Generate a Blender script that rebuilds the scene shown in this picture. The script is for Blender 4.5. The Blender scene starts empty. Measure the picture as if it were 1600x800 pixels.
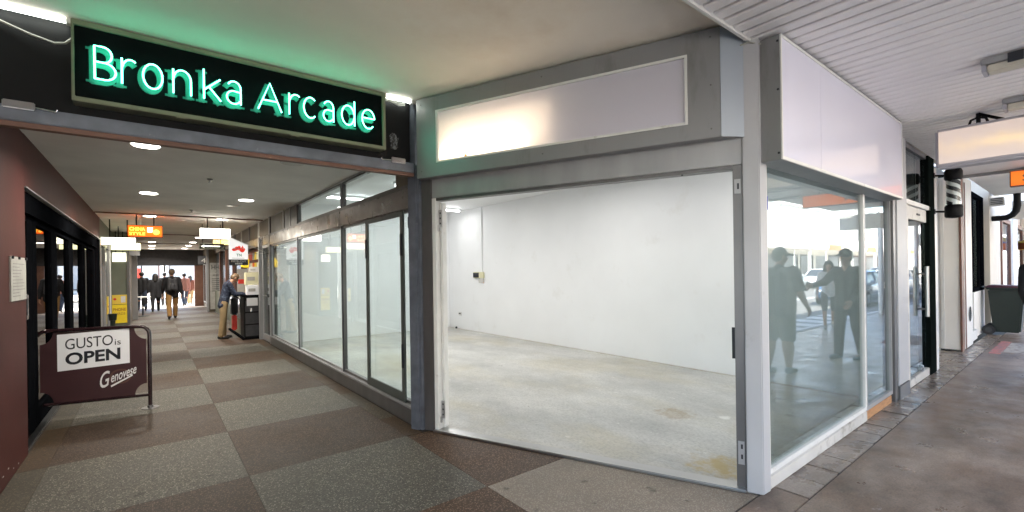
import bpy, bmesh, math, random
from mathutils import Vector, Matrix
random.seed(7)
sc = bpy.context.scene
C = sc.collection
R = math.radians
PI = math.pi

# ------------------------------------------------------------------ camera, world, sun, exposure
FPX = 713.0
YAW = math.atan(563 / FPX)
Rv = Vector((math.cos(YAW), -math.sin(YAW), 0)); Fv = Vector((math.sin(YAW), math.cos(YAW), 0)); Zv = Vector((0, 0, 1))
Rc = (Rv - 0.015 * Zv).normalized(); Uc = (Zv + 0.015 * Rv).normalized()
cam_d = bpy.data.cameras.new('camera'); cam = bpy.data.objects.new('camera', cam_d); C.objects.link(cam)
cam.matrix_world = Matrix(((Rc.x, Uc.x, -Fv.x, 0), (Rc.y, Uc.y, -Fv.y, 0), (Rc.z, Uc.z, -Fv.z, 1.55), (0, 0, 0, 1)))
cam_d.sensor_width = 36; cam_d.lens = 36 * FPX / 1600
cam_d.shift_y = 22.5 / 1600
cam_d.clip_start = 0.05; cam_d.clip_end = 2000
sc.camera = cam

world = bpy.data.worlds.new('World'); sc.world = world; world.use_nodes = True
wn = world.node_tree.nodes; wl = world.node_tree.links
bg = wn['Background']
sky = wn.new('ShaderNodeTexSky'); sky.sky_type = 'NISHITA'; sky.sun_disc = False
SUN_EL, SUN_AZ = R(52), R(-25)          # azimuth measured from +Y towards +X
sky.sun_elevation = SUN_EL; sky.sun_rotation = SUN_AZ
wl.new(sky.outputs[0], bg.inputs[0]); bg.inputs[1].default_value = 0.15
sun_d = bpy.data.lights.new('sun', 'SUN'); sun = bpy.data.objects.new('sun', sun_d); C.objects.link(sun)
sun_d.energy = 5.0; sun_d.angle = R(0.5); sun_d.color = (1, 0.95, 0.87)
sdir = Vector((math.sin(SUN_AZ) * math.cos(SUN_EL), math.cos(SUN_AZ) * math.cos(SUN_EL), math.sin(SUN_EL)))
sun.rotation_euler = sdir.to_track_quat('Z', 'Y').to_euler()
sc.view_settings.view_transform = 'Standard'; sc.view_settings.look = 'None'
sc.view_settings.exposure = 2.95; sc.view_settings.gamma = 1.0
sc.render.engine = 'CYCLES'
sc.cycles.use_denoising = True
sc.cycles.max_bounces = 10; sc.cycles.transparent_max_bounces = 24; sc.cycles.diffuse_bounces = 6
sc.cycles.glossy_bounces = 4
sc.cycles.sample_clamp_indirect = 6
sc.cycles.caustics_reflective = False; sc.cycles.caustics_refractive = False

# ------------------------------------------------------------------ materials
def N(nt, t, **kw):
    n = nt.nodes.new(t)
    for k, v in kw.items():
        setattr(n, k, v)
    return n

def mat(name, col, rough=0.6, metal=0.0, var=0.0, vscale=3.0, bump=0.0, bscale=60.0, dirt=None, dscale=1.5, dlo=0.5, dhi=0.7,
        spec=0.5, stretch=(1, 1, 1), rvar=0.0, coat=0.0, damt=1.0):
    m = bpy.data.materials.new(name); m.use_nodes = True
    nt = m.node_tree; b = nt.nodes['Principled BSDF']
    b.inputs['Base Color'].default_value = (*col, 1); b.inputs['Roughness'].default_value = rough
    b.inputs['Metallic'].default_value = metal; b.inputs['Specular IOR Level'].default_value = spec
    b.inputs['Coat Weight'].default_value = coat
    if var or bump or dirt or rvar:
        tc = N(nt, 'ShaderNodeTexCoord'); mp = N(nt, 'ShaderNodeMapping'); mp.inputs['Scale'].default_value = stretch
        nt.links.new(tc.outputs['Object'], mp.inputs[0])
        cur = None
        if var:
            n = N(nt, 'ShaderNodeTexNoise'); n.inputs['Scale'].default_value = vscale; n.inputs['Detail'].default_value = 6
            nt.links.new(mp.outputs[0], n.inputs['Vector'])
            rp = N(nt, 'ShaderNodeValToRGB')
            rp.color_ramp.elements[0].position = 0.3; rp.color_ramp.elements[1].position = 0.7
            rp.color_ramp.elements[0].color = (*[max(0, c * (1 - var)) for c in col], 1)
            rp.color_ramp.elements[1].color = (*[min(1, c * (1 + var)) for c in col], 1)
            nt.links.new(n.outputs['Fac'], rp.inputs[0]); cur = rp.outputs[0]
        if dirt:
            n = N(nt, 'ShaderNodeTexNoise'); n.inputs['Scale'].default_value = dscale; n.inputs['Detail'].default_value = 8
            n.inputs['Roughness'].default_value = 0.65
            nt.links.new(mp.outputs[0], n.inputs['Vector'])
            mr = N(nt, 'ShaderNodeMapRange'); mr.inputs[1].default_value = dlo; mr.inputs[2].default_value = dhi
            mr.inputs[4].default_value = damt
            nt.links.new(n.outputs['Fac'], mr.inputs[0])
            mx = N(nt, 'ShaderNodeMix', data_type='RGBA')
            nt.links.new(mr.outputs[0], mx.inputs[0])
            if cur: nt.links.new(cur, mx.inputs[6])
            else: mx.inputs[6].default_value = (*col, 1)
            mx.inputs[7].default_value = (*dirt, 1); cur = mx.outputs[2]
        if cur: nt.links.new(cur, b.inputs['Base Color'])
        if rvar:
            n = N(nt, 'ShaderNodeTexNoise'); n.inputs['Scale'].default_value = vscale * 1.7; n.inputs['Detail'].default_value = 5
            nt.links.new(mp.outputs[0], n.inputs['Vector'])
            mr = N(nt, 'ShaderNodeMapRange'); mr.inputs[3].default_value = max(0.02, rough - rvar); mr.inputs[4].default_value = min(1, rough + rvar)
            mr.inputs[1].default_value = 0.3; mr.inputs[2].default_value = 0.7
            nt.links.new(n.outputs['Fac'], mr.inputs[0]); nt.links.new(mr.outputs[0], b.inputs['Roughness'])
        if bump:
            n = N(nt, 'ShaderNodeTexNoise'); n.inputs['Scale'].default_value = bscale; n.inputs['Detail'].default_value = 4
            nt.links.new(mp.outputs[0], n.inputs['Vector'])
            bp = N(nt, 'ShaderNodeBump'); bp.inputs['Strength'].default_value = bump; bp.inputs['Distance'].default_value = 0.01
            nt.links.new(n.outputs['Fac'], bp.inputs['Height']); nt.links.new(bp.outputs[0], b.inputs['Normal'])
    return m

def emit(name, col, s, base=(0.8, 0.8, 0.8), rough=0.4):
    m = bpy.data.materials.new(name); m.use_nodes = True
    b = m.node_tree.nodes['Principled BSDF']
    b.inputs['Base Color'].default_value = (*base, 1); b.inputs['Roughness'].default_value = rough
    b.inputs['Emission Color'].default_value = (*col, 1); b.inputs['Emission Strength'].default_value = s
    return m

def lit_panel(name, c0, c1, s, axis=2, scale=8.0, center=0.0, half=0.2, vary=0.15, base=(0.8, 0.8, 0.8)):
    """acrylic face of a lit sign: brighter along the tube behind it"""
    m = emit(name, c0, s, base); nt = m.node_tree; b = nt.nodes['Principled BSDF']
    tc = N(nt, 'ShaderNodeTexCoord'); sp = N(nt, 'ShaderNodeSeparateXYZ'); nt.links.new(tc.outputs['Object'], sp.inputs[0])
    mt = N(nt, 'ShaderNodeMath', operation='SUBTRACT'); nt.links.new(sp.outputs[axis], mt.inputs[0]); mt.inputs[1].default_value = center
    ab = N(nt, 'ShaderNodeMath', operation='ABSOLUTE'); nt.links.new(mt.outputs[0], ab.inputs[0])
    n = N(nt, 'ShaderNodeTexNoise'); n.inputs['Scale'].default_value = scale; n.inputs['Detail'].default_value = 5
    nt.links.new(tc.outputs['Object'], n.inputs['Vector'])
    ad = N(nt, 'ShaderNodeMath', operation='MULTIPLY_ADD'); nt.links.new(n.outputs['Fac'], ad.inputs[0]); ad.inputs[1].default_value = vary * half * 2; nt.links.new(ab.outputs[0], ad.inputs[2])
    mr = N(nt, 'ShaderNodeMapRange', interpolation_type='SMOOTHSTEP'); mr.inputs[1].default_value = 0; mr.inputs[2].default_value = half * 1.2
    nt.links.new(ad.outputs[0], mr.inputs[0])
    mx = N(nt, 'ShaderNodeMix', data_type='RGBA'); nt.links.new(mr.outputs[0], mx.inputs[0])
    mx.inputs[6].default_value = (*c0, 1); mx.inputs[7].default_value = (*c1, 1)
    nt.links.new(mx.outputs[2], b.inputs['Emission Color'])
    return m

def glass(name, tint=(0.97, 0.99, 0.98), f0=0.04, haze=0.0):
    """architectural pane: clear transmission plus Fresnel reflection on both faces, faint dust"""
    m = bpy.data.materials.new(name); m.use_nodes = True; nt = m.node_tree
    nt.nodes.remove(nt.nodes['Principled BSDF'])
    out = nt.nodes['Material Output']
    g = N(nt, 'ShaderNodeNewGeometry')
    dt = N(nt, 'ShaderNodeVectorMath', operation='DOT_PRODUCT'); nt.links.new(g.outputs['Normal'], dt.inputs[0]); nt.links.new(g.outputs['Incoming'], dt.inputs[1])
    ab = N(nt, 'ShaderNodeMath', operation='ABSOLUTE'); nt.links.new(dt.outputs['Value'], ab.inputs[0])
    om = N(nt, 'ShaderNodeMath', operation='SUBTRACT'); om.inputs[0].default_value = 1; nt.links.new(ab.outputs[0], om.inputs[1])
    pw = N(nt, 'ShaderNodeMath', operation='POWER'); nt.links.new(om.outputs[0], pw.inputs[0]); pw.inputs[1].default_value = 5
    ma = N(nt, 'ShaderNodeMath', operation='MULTIPLY_ADD'); nt.links.new(pw.outputs[0], ma.inputs[0]); ma.inputs[1].default_value = 1 - f0; ma.inputs[2].default_value = f0
    tr = N(nt, 'ShaderNodeBsdfTransparent'); tr.inputs[0].default_value = (*tint, 1)
    gl = N(nt, 'ShaderNodeBsdfGlossy'); gl.inputs['Roughness'].default_value = 0.0
    mx = N(nt, 'ShaderNodeMixShader'); nt.links.new(ma.outputs[0], mx.inputs[0]); nt.links.new(tr.outputs[0], mx.inputs[1]); nt.links.new(gl.outputs[0], mx.inputs[2])
    last = mx
    if haze:
        df = N(nt, 'ShaderNodeBsdfDiffuse'); df.inputs[0].default_value = (0.6, 0.65, 0.65, 1)
        m2 = N(nt, 'ShaderNodeMixShader'); m2.inputs[0].default_value = haze
        tc = N(nt, 'ShaderNodeTexCoord'); n = N(nt, 'ShaderNodeTexNoise'); n.inputs['Scale'].default_value = 2.5; n.inputs['Detail'].default_value = 6
        nt.links.new(tc.outputs['Object'], n.inputs['Vector'])
        mr = N(nt, 'ShaderNodeMapRange'); mr.inputs[1].default_value = 0.35; mr.inputs[2].default_value = 0.75; mr.inputs[3].default_value = haze * 0.4; mr.inputs[4].default_value = haze
        nt.links.new(n.outputs['Fac'], mr.inputs[0]); nt.links.new(mr.outputs[0], m2.inputs[0])
        nt.links.new(mx.outputs[0], m2.inputs[1]); nt.links.new(df.outputs[0], m2.inputs[2]); last = m2
    nt.links.new(last.outputs[0], out.inputs[0])
    return m

def terrazzo(name, chips, matrix, scale=105.0, rough=0.58):
    m = bpy.data.materials.new(name); m.use_nodes = True; nt = m.node_tree; b = nt.nodes['Principled BSDF']
    g = N(nt, 'ShaderNodeNewGeometry')
    b.inputs['Specular IOR Level'].default_value = 0.3
    v = N(nt, 'ShaderNodeTexVoronoi'); v.inputs['Scale'].default_value = scale; v.inputs['Randomness'].default_value = 1
    nt.links.new(g.outputs['Position'], v.inputs['Vector'])
    sp = N(nt, 'ShaderNodeSeparateColor'); nt.links.new(v.outputs['Color'], sp.inputs[0])
    rp = N(nt, 'ShaderNodeValToRGB'); rp.color_ramp.interpolation = 'CONSTANT'
    els = rp.color_ramp.elements
    for i, c in enumerate(chips):
        e = els[i] if i < 2 else els.new(0.5)
        e.position = i / len(chips); e.color = (*c, 1)
    nt.links.new(sp.outputs[0], rp.inputs[0])
    mr = N(nt, 'ShaderNodeMapRange'); mr.inputs[1].default_value = 0.35; mr.inputs[2].default_value = 0.6
    nt.links.new(v.outputs['Distance'], mr.inputs[0])
    mx = N(nt, 'ShaderNodeMix', data_type='RGBA'); nt.links.new(mr.outputs[0], mx.inputs[0]); nt.links.new(rp.outputs[0], mx.inputs[6]); mx.inputs[7].default_value = (*matrix, 1)
    # worn and grubby patches
    n = N(nt, 'ShaderNodeTexNoise'); n.inputs['Scale'].default_value = 0.9; n.inputs['Detail'].default_value = 8; n.inputs['Roughness'].default_value = 0.62
    nt.links.new(g.outputs['Position'], n.inputs['Vector'])
    m2 = N(nt, 'ShaderNodeMapRange'); m2.inputs[1].default_value = 0.32; m2.inputs[2].default_value = 0.7; m2.inputs[3].default_value = 0.68; m2.inputs[4].default_value = 1.18
    nt.links.new(n.outputs['Fac'], m2.inputs[0])
    n5 = N(nt, 'ShaderNodeTexNoise'); n5.inputs['Scale'].default_value = 7.5; n5.inputs['Detail'].default_value = 4; nt.links.new(g.outputs['Position'], n5.inputs['Vector'])
    m5 = N(nt, 'ShaderNodeMapRange'); m5.inputs[1].default_value = 0.66; m5.inputs[2].default_value = 0.72; m5.inputs[3].default_value = 1.0; m5.inputs[4].default_value = 0.5
    nt.links.new(n5.outputs['Fac'], m5.inputs[0])
    mm = N(nt, 'ShaderNodeMath', operation='MULTIPLY'); nt.links.new(m2.outputs[0], mm.inputs[0]); nt.links.new(m5.outputs[0], mm.inputs[1])
    mu = N(nt, 'ShaderNodeVectorMath', operation='SCALE'); nt.links.new(mx.outputs[2], mu.inputs[0]); nt.links.new(mm.outputs[0], mu.inputs['Scale'])
    nt.links.new(mu.outputs[0], b.inputs['Base Color'])
    m3 = N(nt, 'ShaderNodeMapRange'); m3.inputs[1].default_value = 0.3; m3.inputs[2].default_value = 0.7; m3.inputs[3].default_value = rough - 0.08; m3.inputs[4].default_value = rough + 0.14
    nt.links.new(n.outputs['Fac'], m3.inputs[0]); nt.links.new(m3.outputs[0], b.inputs['Roughness'])
    bp = N(nt, 'ShaderNodeBump'); bp.inputs['Strength'].default_value = 0.08; bp.inputs['Distance'].default_value = 0.002
    nt.links.new(sp.outputs[1], bp.inputs['Height']); nt.links.new(bp.outputs[0], b.inputs['Normal'])
    return m

def slab_floor(name, base, dark, stain, rough, s1=0.8, s2=3.0, streak=(1, 1, 1), spots=None, spot_amt=0.5, patches=()):
    """trowelled concrete: two noise layers, warm stains and pale scuffs"""
    m = bpy.data.materials.new(name); m.use_nodes = True; nt = m.node_tree; b = nt.nodes['Principled BSDF']
    g = N(nt, 'ShaderNodeNewGeometry'); mp = N(nt, 'ShaderNodeMapping'); mp.inputs['Scale'].default_value = streak
    nt.links.new(g.outputs['Position'], mp.inputs[0])
    def noise(sc_, d, ro=0.6, off=0):
        n = N(nt, 'ShaderNodeTexNoise'); n.inputs['Scale'].default_value = sc_; n.inputs['Detail'].default_value = d; n.inputs['Roughness'].default_value = ro
        m_ = N(nt, 'ShaderNodeMapping'); m_.inputs['Location'].default_value = (off, off * 0.7, 0); nt.links.new(mp.outputs[0], m_.inputs[0])
        nt.links.new(m_.outputs[0], n.inputs['Vector']); return n.outputs['Fac']
    def rng(s, a, b_, lo=0, hi=1):
        r_ = N(nt, 'ShaderNodeMapRange'); r_.inputs[1].default_value = a; r_.inputs[2].default_value = b_; r_.inputs[3].default_value = lo; r_.inputs[4].default_value = hi
        nt.links.new(s, r_.inputs[0]); return r_.outputs[0]
    def mix(f, a, b_):
        x = N(nt, 'ShaderNodeMix', data_type='RGBA')
        nt.links.new(f, x.inputs[0])
        if isinstance(a, tuple): x.inputs[6].default_value = (*a, 1)
        else: nt.links.new(a, x.inputs[6])
        if isinstance(b_, tuple): x.inputs[7].default_value = (*b_, 1)
        else: nt.links.new(b_, x.inputs[7])
        return x.outputs[2]
    c = mix(rng(noise(s1, 8, 0.65), 0.35, 0.65), base, dark)
    c = mix(rng(noise(s1 * 0.8, 7, 0.6, 5), 0.48, 0.7, 0, 0.8), c, stain)
    c = mix(rng(noise(s2 * 6, 8, 0.7, 11), 0.5, 0.75, 0, 0.45), c, tuple(x * 0.55 for x in base))
    if spots:
        c = mix(rng(noise(s2 * 3.3, 6, 0.75, 23), 0.62, 0.68, 0, spot_amt), c, spots)
    c = mix(rng(noise(60, 5, 0.7, 31), 0.45, 0.68, 0, 0.5), c, tuple(x * 0.5 for x in dark))
    for (qx, qy, qr, qc, mode) in patches:
        sp = N(nt, 'ShaderNodeSeparateXYZ'); nt.links.new(g.outputs['Position'], sp.inputs[0])
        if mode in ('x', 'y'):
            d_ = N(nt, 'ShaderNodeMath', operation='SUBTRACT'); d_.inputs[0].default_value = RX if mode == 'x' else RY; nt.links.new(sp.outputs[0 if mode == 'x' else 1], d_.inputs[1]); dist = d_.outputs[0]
        else:
            v_ = N(nt, 'ShaderNodeVectorMath', operation='DISTANCE'); nt.links.new(g.outputs['Position'], v_.inputs[0]); v_.inputs[1].default_value = (qx, qy, 0); dist = v_.outputs['Value']
        n_ = N(nt, 'ShaderNodeTexNoise'); n_.inputs['Scale'].default_value = 5; n_.inputs['Detail'].default_value = 7; n_.inputs['Roughness'].default_value = 0.7
        nt.links.new(g.outputs['Position'], n_.inputs['Vector'])
        a_ = N(nt, 'ShaderNodeMath', operation='MULTIPLY_ADD'); nt.links.new(n_.outputs['Fac'], a_.inputs[0]); a_.inputs[1].default_value = qr * 2.2; nt.links.new(dist, a_.inputs[2])
        f = rng(a_.outputs[0], qr * 1.75, qr * 1.25, 0, 0.85)
        if mode is True:   # a drying ring: darker at its rim
            rim = rng(a_.outputs[0], qr * 1.2, qr * 1.5, 0.35, 1.0)
            mm = N(nt, 'ShaderNodeMath', operation='MULTIPLY'); nt.links.new(f, mm.inputs[0]); nt.links.new(rim, mm.inputs[1]); f = mm.outputs[0]
        c = mix(f, c, qc)
    nt.links.new(c, b.inputs['Base Color'])
    nt.links.new(rng(noise(s1 * 2, 6, 0.6, 3), 0.3, 0.7, max(0.05, rough - 0.15), rough + 0.15), b.inputs['Roughness'])
    bp = N(nt, 'ShaderNodeBump'); bp.inputs['Strength'].default_value = 0.15; bp.inputs['Distance'].default_value = 0.006
    nt.links.new(noise(s2 * 8, 6, 0.7), bp.inputs['Height']); nt.links.new(bp.outputs[0], b.inputs['Normal'])
    return m

M = {}
RX, RY = 6.5, 11.05          # right and back wall of the empty shop
M['alu'] = mat('weathered aluminium', (0.33, 0.33, 0.335), 0.45, 0.35, var=0.12, vscale=5, bump=0.03, bscale=90, stretch=(1, 1, 0.25))
M['alu_dark'] = mat('bronzed aluminium', (0.13, 0.125, 0.125), 0.38, 0.5, var=0.15, vscale=6, stretch=(1, 1, 0.3))
M['alu_head'] = mat('brushed steel header', (0.24, 0.22, 0.21), 0.32, 0.75, var=0.2, vscale=3, rvar=0.1)
M['grey_paint'] = mat('light grey paint', (0.40, 0.405, 0.42), 0.5, 0, var=0.06, vscale=2, bump=0.02, dirt=(0.22, 0.22, 0.21), dscale=3, dlo=0.62, dhi=0.8)
M['box_grey'] = mat('silver grey sign casing', (0.25, 0.25, 0.255), 0.42, 0.3, var=0.08, vscale=1.5, bump=0.02, bscale=200, dirt=(0.17, 0.165, 0.16), dscale=5, dlo=0.56, dhi=0.78, stretch=(1, 1, 0.3))
M['box_end'] = mat('pale blue grey metal end', (0.33, 0.37, 0.42), 0.4, 0.2, var=0.05, vscale=2)
M['steel_blue'] = mat('blue grey enamelled steel', (0.135, 0.152, 0.185), 0.38, 0.3, var=0.25, vscale=7, rvar=0.1, dirt=(0.3, 0.31, 0.33), dscale=9, dlo=0.66, dhi=0.74)
M['black'] = mat('black paint', (0.004, 0.004, 0.0045), 0.55, 0, spec=0.2, var=0.3, vscale=4)
M['frame_black'] = mat('black window frame', (0.006, 0.0065, 0.008), 0.85, 0, spec=0.0, var=0.2, vscale=4)
M['white_paint'] = mat('white interior paint', (0.79, 0.80, 0.81), 0.55, 0, var=0.02, vscale=1.5, bump=0.03, bscale=40, dirt=(0.745, 0.745, 0.74), dscale=2.2, dlo=0.6, dhi=0.75)
M['white_trim'] = mat('white trim', (0.68, 0.68, 0.66), 0.5, 0, var=0.05, vscale=5, dirt=(0.33, 0.31, 0.28), dscale=6, dlo=0.62, dhi=0.78)
M['old_white'] = mat('scuffed white paint', (0.55, 0.54, 0.51), 0.55, 0, var=0.08, vscale=4, bump=0.06, dirt=(0.23, 0.21, 0.18), dscale=5, dlo=0.55, dhi=0.72)
M['cream'] = mat('cream render', (0.58, 0.53, 0.45), 0.75, 0, var=0.06, vscale=1.5, bump=0.05, dirt=(0.4, 0.35, 0.28), dscale=2, dlo=0.58, dhi=0.8)
M['cream2'] = mat('white render', (0.80, 0.78, 0.74), 0.75, 0, var=0.05, vscale=1.5, bump=0.05)
M['tan_wall'] = mat('sand coloured render', (0.50, 0.42, 0.32), 0.8, 0, var=0.08, vscale=1.5, bump=0.05)
M['maroon'] = mat('maroon painted wall', (0.066, 0.016, 0.013), 0.55, 0, spec=0.2, var=0.12, vscale=2.2, bump=0.12, bscale=45, dirt=(0.10, 0.028, 0.025), dscale=2.5, dlo=0.55, dhi=0.8)
M['fence_maroon'] = mat('dark maroon canvas', (0.045, 0.014, 0.017), 0.6, 0, var=0.12, vscale=3, bump=0.05, bscale=250)
M['fence_rail'] = mat('dark maroon gloss tube', (0.022, 0.009, 0.011), 0.25, 0, coat=0.5)
M['plaster'] = mat('plaster ceiling', (0.88, 0.82, 0.71), 0.8, 0, var=0.07, vscale=1.1, bump=0.04, bscale=70, dirt=(0.78, 0.69, 0.56), dscale=1.1, dlo=0.5, dhi=0.75)
M['arcade_ceil'] = mat('arcade ceiling', (0.88, 0.86, 0.82), 0.85, 0, var=0.06, vscale=2, bump=0.5, bscale=260)
M['soffit'] = mat('ribbed metal soffit', (0.82, 0.80, 0.80), 0.4, 0.0, var=0.05, vscale=1.2, rvar=0.08, dirt=(0.56, 0.53, 0.50), dscale=1.4, dlo=0.55, dhi=0.8)
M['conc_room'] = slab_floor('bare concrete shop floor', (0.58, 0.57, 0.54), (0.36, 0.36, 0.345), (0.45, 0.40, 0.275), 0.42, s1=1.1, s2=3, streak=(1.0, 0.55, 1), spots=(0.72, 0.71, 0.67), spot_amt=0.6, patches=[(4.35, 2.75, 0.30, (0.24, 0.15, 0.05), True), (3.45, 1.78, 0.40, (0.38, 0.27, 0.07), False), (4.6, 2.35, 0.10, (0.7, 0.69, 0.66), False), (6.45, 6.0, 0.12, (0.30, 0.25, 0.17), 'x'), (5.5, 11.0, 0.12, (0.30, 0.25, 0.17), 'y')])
M['stain'] = mat('rusty floor stain', (0.20, 0.125, 0.05), 0.5, var=0.35, vscale=9)
M['path'] = slab_floor('stained footpath concrete', (0.36, 0.265, 0.20), (0.10, 0.067, 0.047), (0.205, 0.12, 0.072), 0.38, s1=1.5, s2=3, streak=(1, 1.3, 1), spots=(0.40, 0.36, 0.32), spot_amt=0.75)
M['tile_grey'] = slab_floor('grey edge paver', (0.33, 0.27, 0.22), (0.14, 0.11, 0.088), (0.18, 0.135, 0.10), 0.3, s1=2.2, s2=4, spots=(0.42, 0.38, 0.34), spot_amt=0.6)
M['asphalt'] = slab_floor('road asphalt', (0.20, 0.195, 0.185), (0.15, 0.147, 0.14), (0.17, 0.16, 0.15), 0.7, s1=0.5, s2=4)
M['terr_grey'] = terrazzo('grey terrazzo', [(0.1092, 0.09755, 0.07717), (0.2621, 0.2402, 0.1966), (0.03786, 0.03349, 0.02621), (0.08008, 0.07134, 0.05678), (0.1602, 0.1412, 0.1077)], (0.08736, 0.07862, 0.06261))
M['terr_brown'] = terrazzo('brown terrazzo', [(0.0583, 0.03312, 0.0187), (0.01908, 0.01104, 0.0068), (0.1325, 0.08464, 0.0544), (0.03604, 0.02024, 0.01233), (0.08268, 0.04876, 0.02975)], (0.03604, 0.02116, 0.01317))
M['terr_red'] = terrazzo('rust brown terrazzo', [(0.10, 0.053, 0.028), (0.037, 0.02, 0.012), (0.19, 0.122, 0.076), (0.062, 0.034, 0.021), (0.125, 0.073, 0.043)], (0.058, 0.033, 0.02))
M['terr_pale'] = terrazzo('pale buff terrazzo', [(0.2708, 0.2286, 0.1778), (0.2031, 0.1693, 0.1354), (0.3216, 0.2793, 0.2286), (0.2286, 0.1778, 0.1354), (0.1439, 0.1186, 0.0931)], (0.2115, 0.1735, 0.1354))
M['terr_edge'] = terrazzo('buff border terrazzo', [(0.1016, 0.08707, 0.06048), (0.1624, 0.1321, 0.09142), (0.05658, 0.04787, 0.037), (0.06096, 0.05078, 0.03724), (0.07182, 0.05876, 0.04571)], (0.05804, 0.04896, 0.03445))
M['terr_rust'] = terrazzo('rust border terrazzo', [(0.08483, 0.05134, 0.02456), (0.122, 0.07032, 0.0375), (0.04821, 0.03214, 0.01808), (0.04999, 0.03125, 0.01718), (0.05424, 0.03314, 0.0211)], (0.04688, 0.02846, 0.01506))
M['grout'] = mat('dark joint', (0.035, 0.03, 0.026), 0.85)
M['kerb'] = mat('bluestone kerb', (0.22, 0.21, 0.20), 0.7, var=0.15, vscale=4, bump=0.1)
M['road_white'] = mat('road marking white', (0.72, 0.72, 0.70), 0.7, var=0.08, vscale=8, dirt=(0.3, 0.3, 0.3), dscale=6, dlo=0.58, dhi=0.75)
M['path_red'] = mat('faded red ground paint', (0.42, 0.14, 0.12), 0.7, dirt=(0.2, 0.15, 0.13), dscale=9, dlo=0.45, dhi=0.6)
M['path_pale'] = mat('faded cream ground paint', (0.42, 0.38, 0.33), 0.7, dirt=(0.22, 0.18, 0.16), dscale=9, dlo=0.45, dhi=0.62)
M['glass'] = glass('shop window glass', (0.94, 0.995, 0.99), haze=0.012)
M['glass_street'] = glass('street window glass', (0.72, 0.78, 0.78), f0=0.10, haze=0.004)
M['glass_dark'] = glass('tinted cafe glass', (0.22, 0.24, 0.26), f0=0.05)
M['glass_far'] = mat('far window glass', (0.05, 0.06, 0.07), 0.08, 0, spec=0.8)
M['acrylic'] = mat('opal acrylic', (0.75, 0.74, 0.86), 0.06, 0, var=0.02, vscale=1, spec=0.6)
M['neon'] = emit('green neon tube', (0.10, 1.0, 0.62), 1.7)
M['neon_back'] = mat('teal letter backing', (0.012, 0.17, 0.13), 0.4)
M['sign_black'] = mat('black sign face', (0.0025, 0.003, 0.0035), 0.6, 0, spec=0.06, var=0.2, vscale=3)
M['sign_rim'] = mat('yellowed sign rim', (0.20, 0.21, 0.14), 0.4, 0.2, var=0.1, vscale=6)
M['tube'] = emit('fluorescent tube', (0.92, 1.0, 0.94), 2.0)
M['tube_white'] = emit('white fluorescent tube', (1.0, 1.0, 1.0), 2.5)
M['down'] = emit('downlight lens', (1.0, 0.95, 0.86), 3.0)
M['down_off'] = mat('unlit downlight lens', (0.6, 0.58, 0.52), 0.3)
M['off_tube'] = mat('unlit diffuser', (0.55, 0.52, 0.43), 0.35, var=0.1, vscale=8)
M['leaf_grey'] = mat('greenish grey door frame', (0.075, 0.088, 0.082), 0.4, 0.3, var=0.12, vscale=5)
M['chrome'] = mat('polished steel', (0.55, 0.55, 0.56), 0.16, 1.0)
M['steel'] = mat('stainless steel', (0.45, 0.45, 0.45), 0.3, 1.0)
M['cable'] = mat('grey cable', (0.30, 0.30, 0.26), 0.5)
M['paper'] = mat('white paper', (0.84, 0.85, 0.88), 0.7, var=0.02, vscale=6)
M['paper_grey'] = mat('grey notice paper', (0.40, 0.39, 0.36), 0.6, var=0.14, vscale=9)
M['paper_cream'] = mat('cream paper', (0.66, 0.63, 0.42), 0.7, var=0.05, vscale=6)
M['lit_board'] = emit('internally lit white board', (1.0, 0.98, 0.95), 0.10)
M['red_lit'] = emit('lit red map print', (0.9, 0.04, 0.02), 0.10, base=(0.62, 0.035, 0.02))
M['ink'] = mat('black print', (0.012, 0.014, 0.02), 0.5)
M['white_print'] = mat('white print', (0.78, 0.78, 0.78), 0.5)
M['red_print'] = mat('red print', (0.62, 0.035, 0.02), 0.5)
M['green_print'] = mat('green print', (0.03, 0.28, 0.12), 0.5)
M['brown_print'] = mat('brown print', (0.35, 0.16, 0.02), 0.6)
M['yellow'] = mat('yellow poster', (0.80, 0.58, 0.02), 0.55, var=0.06, vscale=9)
M['orange_lit'] = lit_panel('orange lit sign face', (1.0, 0.20, 0.015), (0.85, 0.09, 0.008), 0.27, axis=2, center=0.12, half=0.14, base=(0.75, 0.15, 0.02))
M['orange_shop'] = lit_panel('orange hanging sign face', (1.0, 0.22, 0.02), (0.9, 0.13, 0.012), 0.12, axis=2, center=0.12, half=0.2, base=(0.75, 0.17, 0.02))
M['yellow_lit'] = emit('lit yellow letter', (1.0, 0.72, 0.04), 0.32)
M['green_lit'] = emit('lit green emblem', (0.3, 0.75, 0.05), 0.4)
M['white_lit'] = emit('lit white acrylic', (1.0, 0.95, 0.82), 1.3)
M['cream_lit'] = emit('lit cream acrylic', (1.0, 0.97, 0.72), 0.55)
M['lime_lit'] = emit('lit yellowish acrylic', (0.95, 0.92, 0.45), 0.4)
M['amber_lit'] = emit('lit amber acrylic', (1.0, 0.62, 0.14), 0.5)
M['hang_lit'] = lit_panel('warm lit hanging sign face', (1.0, 0.66, 0.24), (0.48, 0.36, 0.30), 0.11, axis=2, center=0.2, half=0.2, vary=0.6, scale=7, base=(0.62, 0.58, 0.55))
M['hang_case'] = mat('white sign casing', (0.42, 0.41, 0.45), 0.45, var=0.05, vscale=3)
M['timber'] = mat('bare timber', (0.42, 0.22, 0.10), 0.6, var=0.25, vscale=8, stretch=(1, 6, 6))
M['brown_edge'] = mat('brown painted edge', (0.16, 0.075, 0.05), 0.5, var=0.15, vscale=5)
M['dark_green'] = mat('dark green paint', (0.007, 0.010, 0.009), 0.8, 0, spec=0.0, var=0.15, vscale=4)
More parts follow.
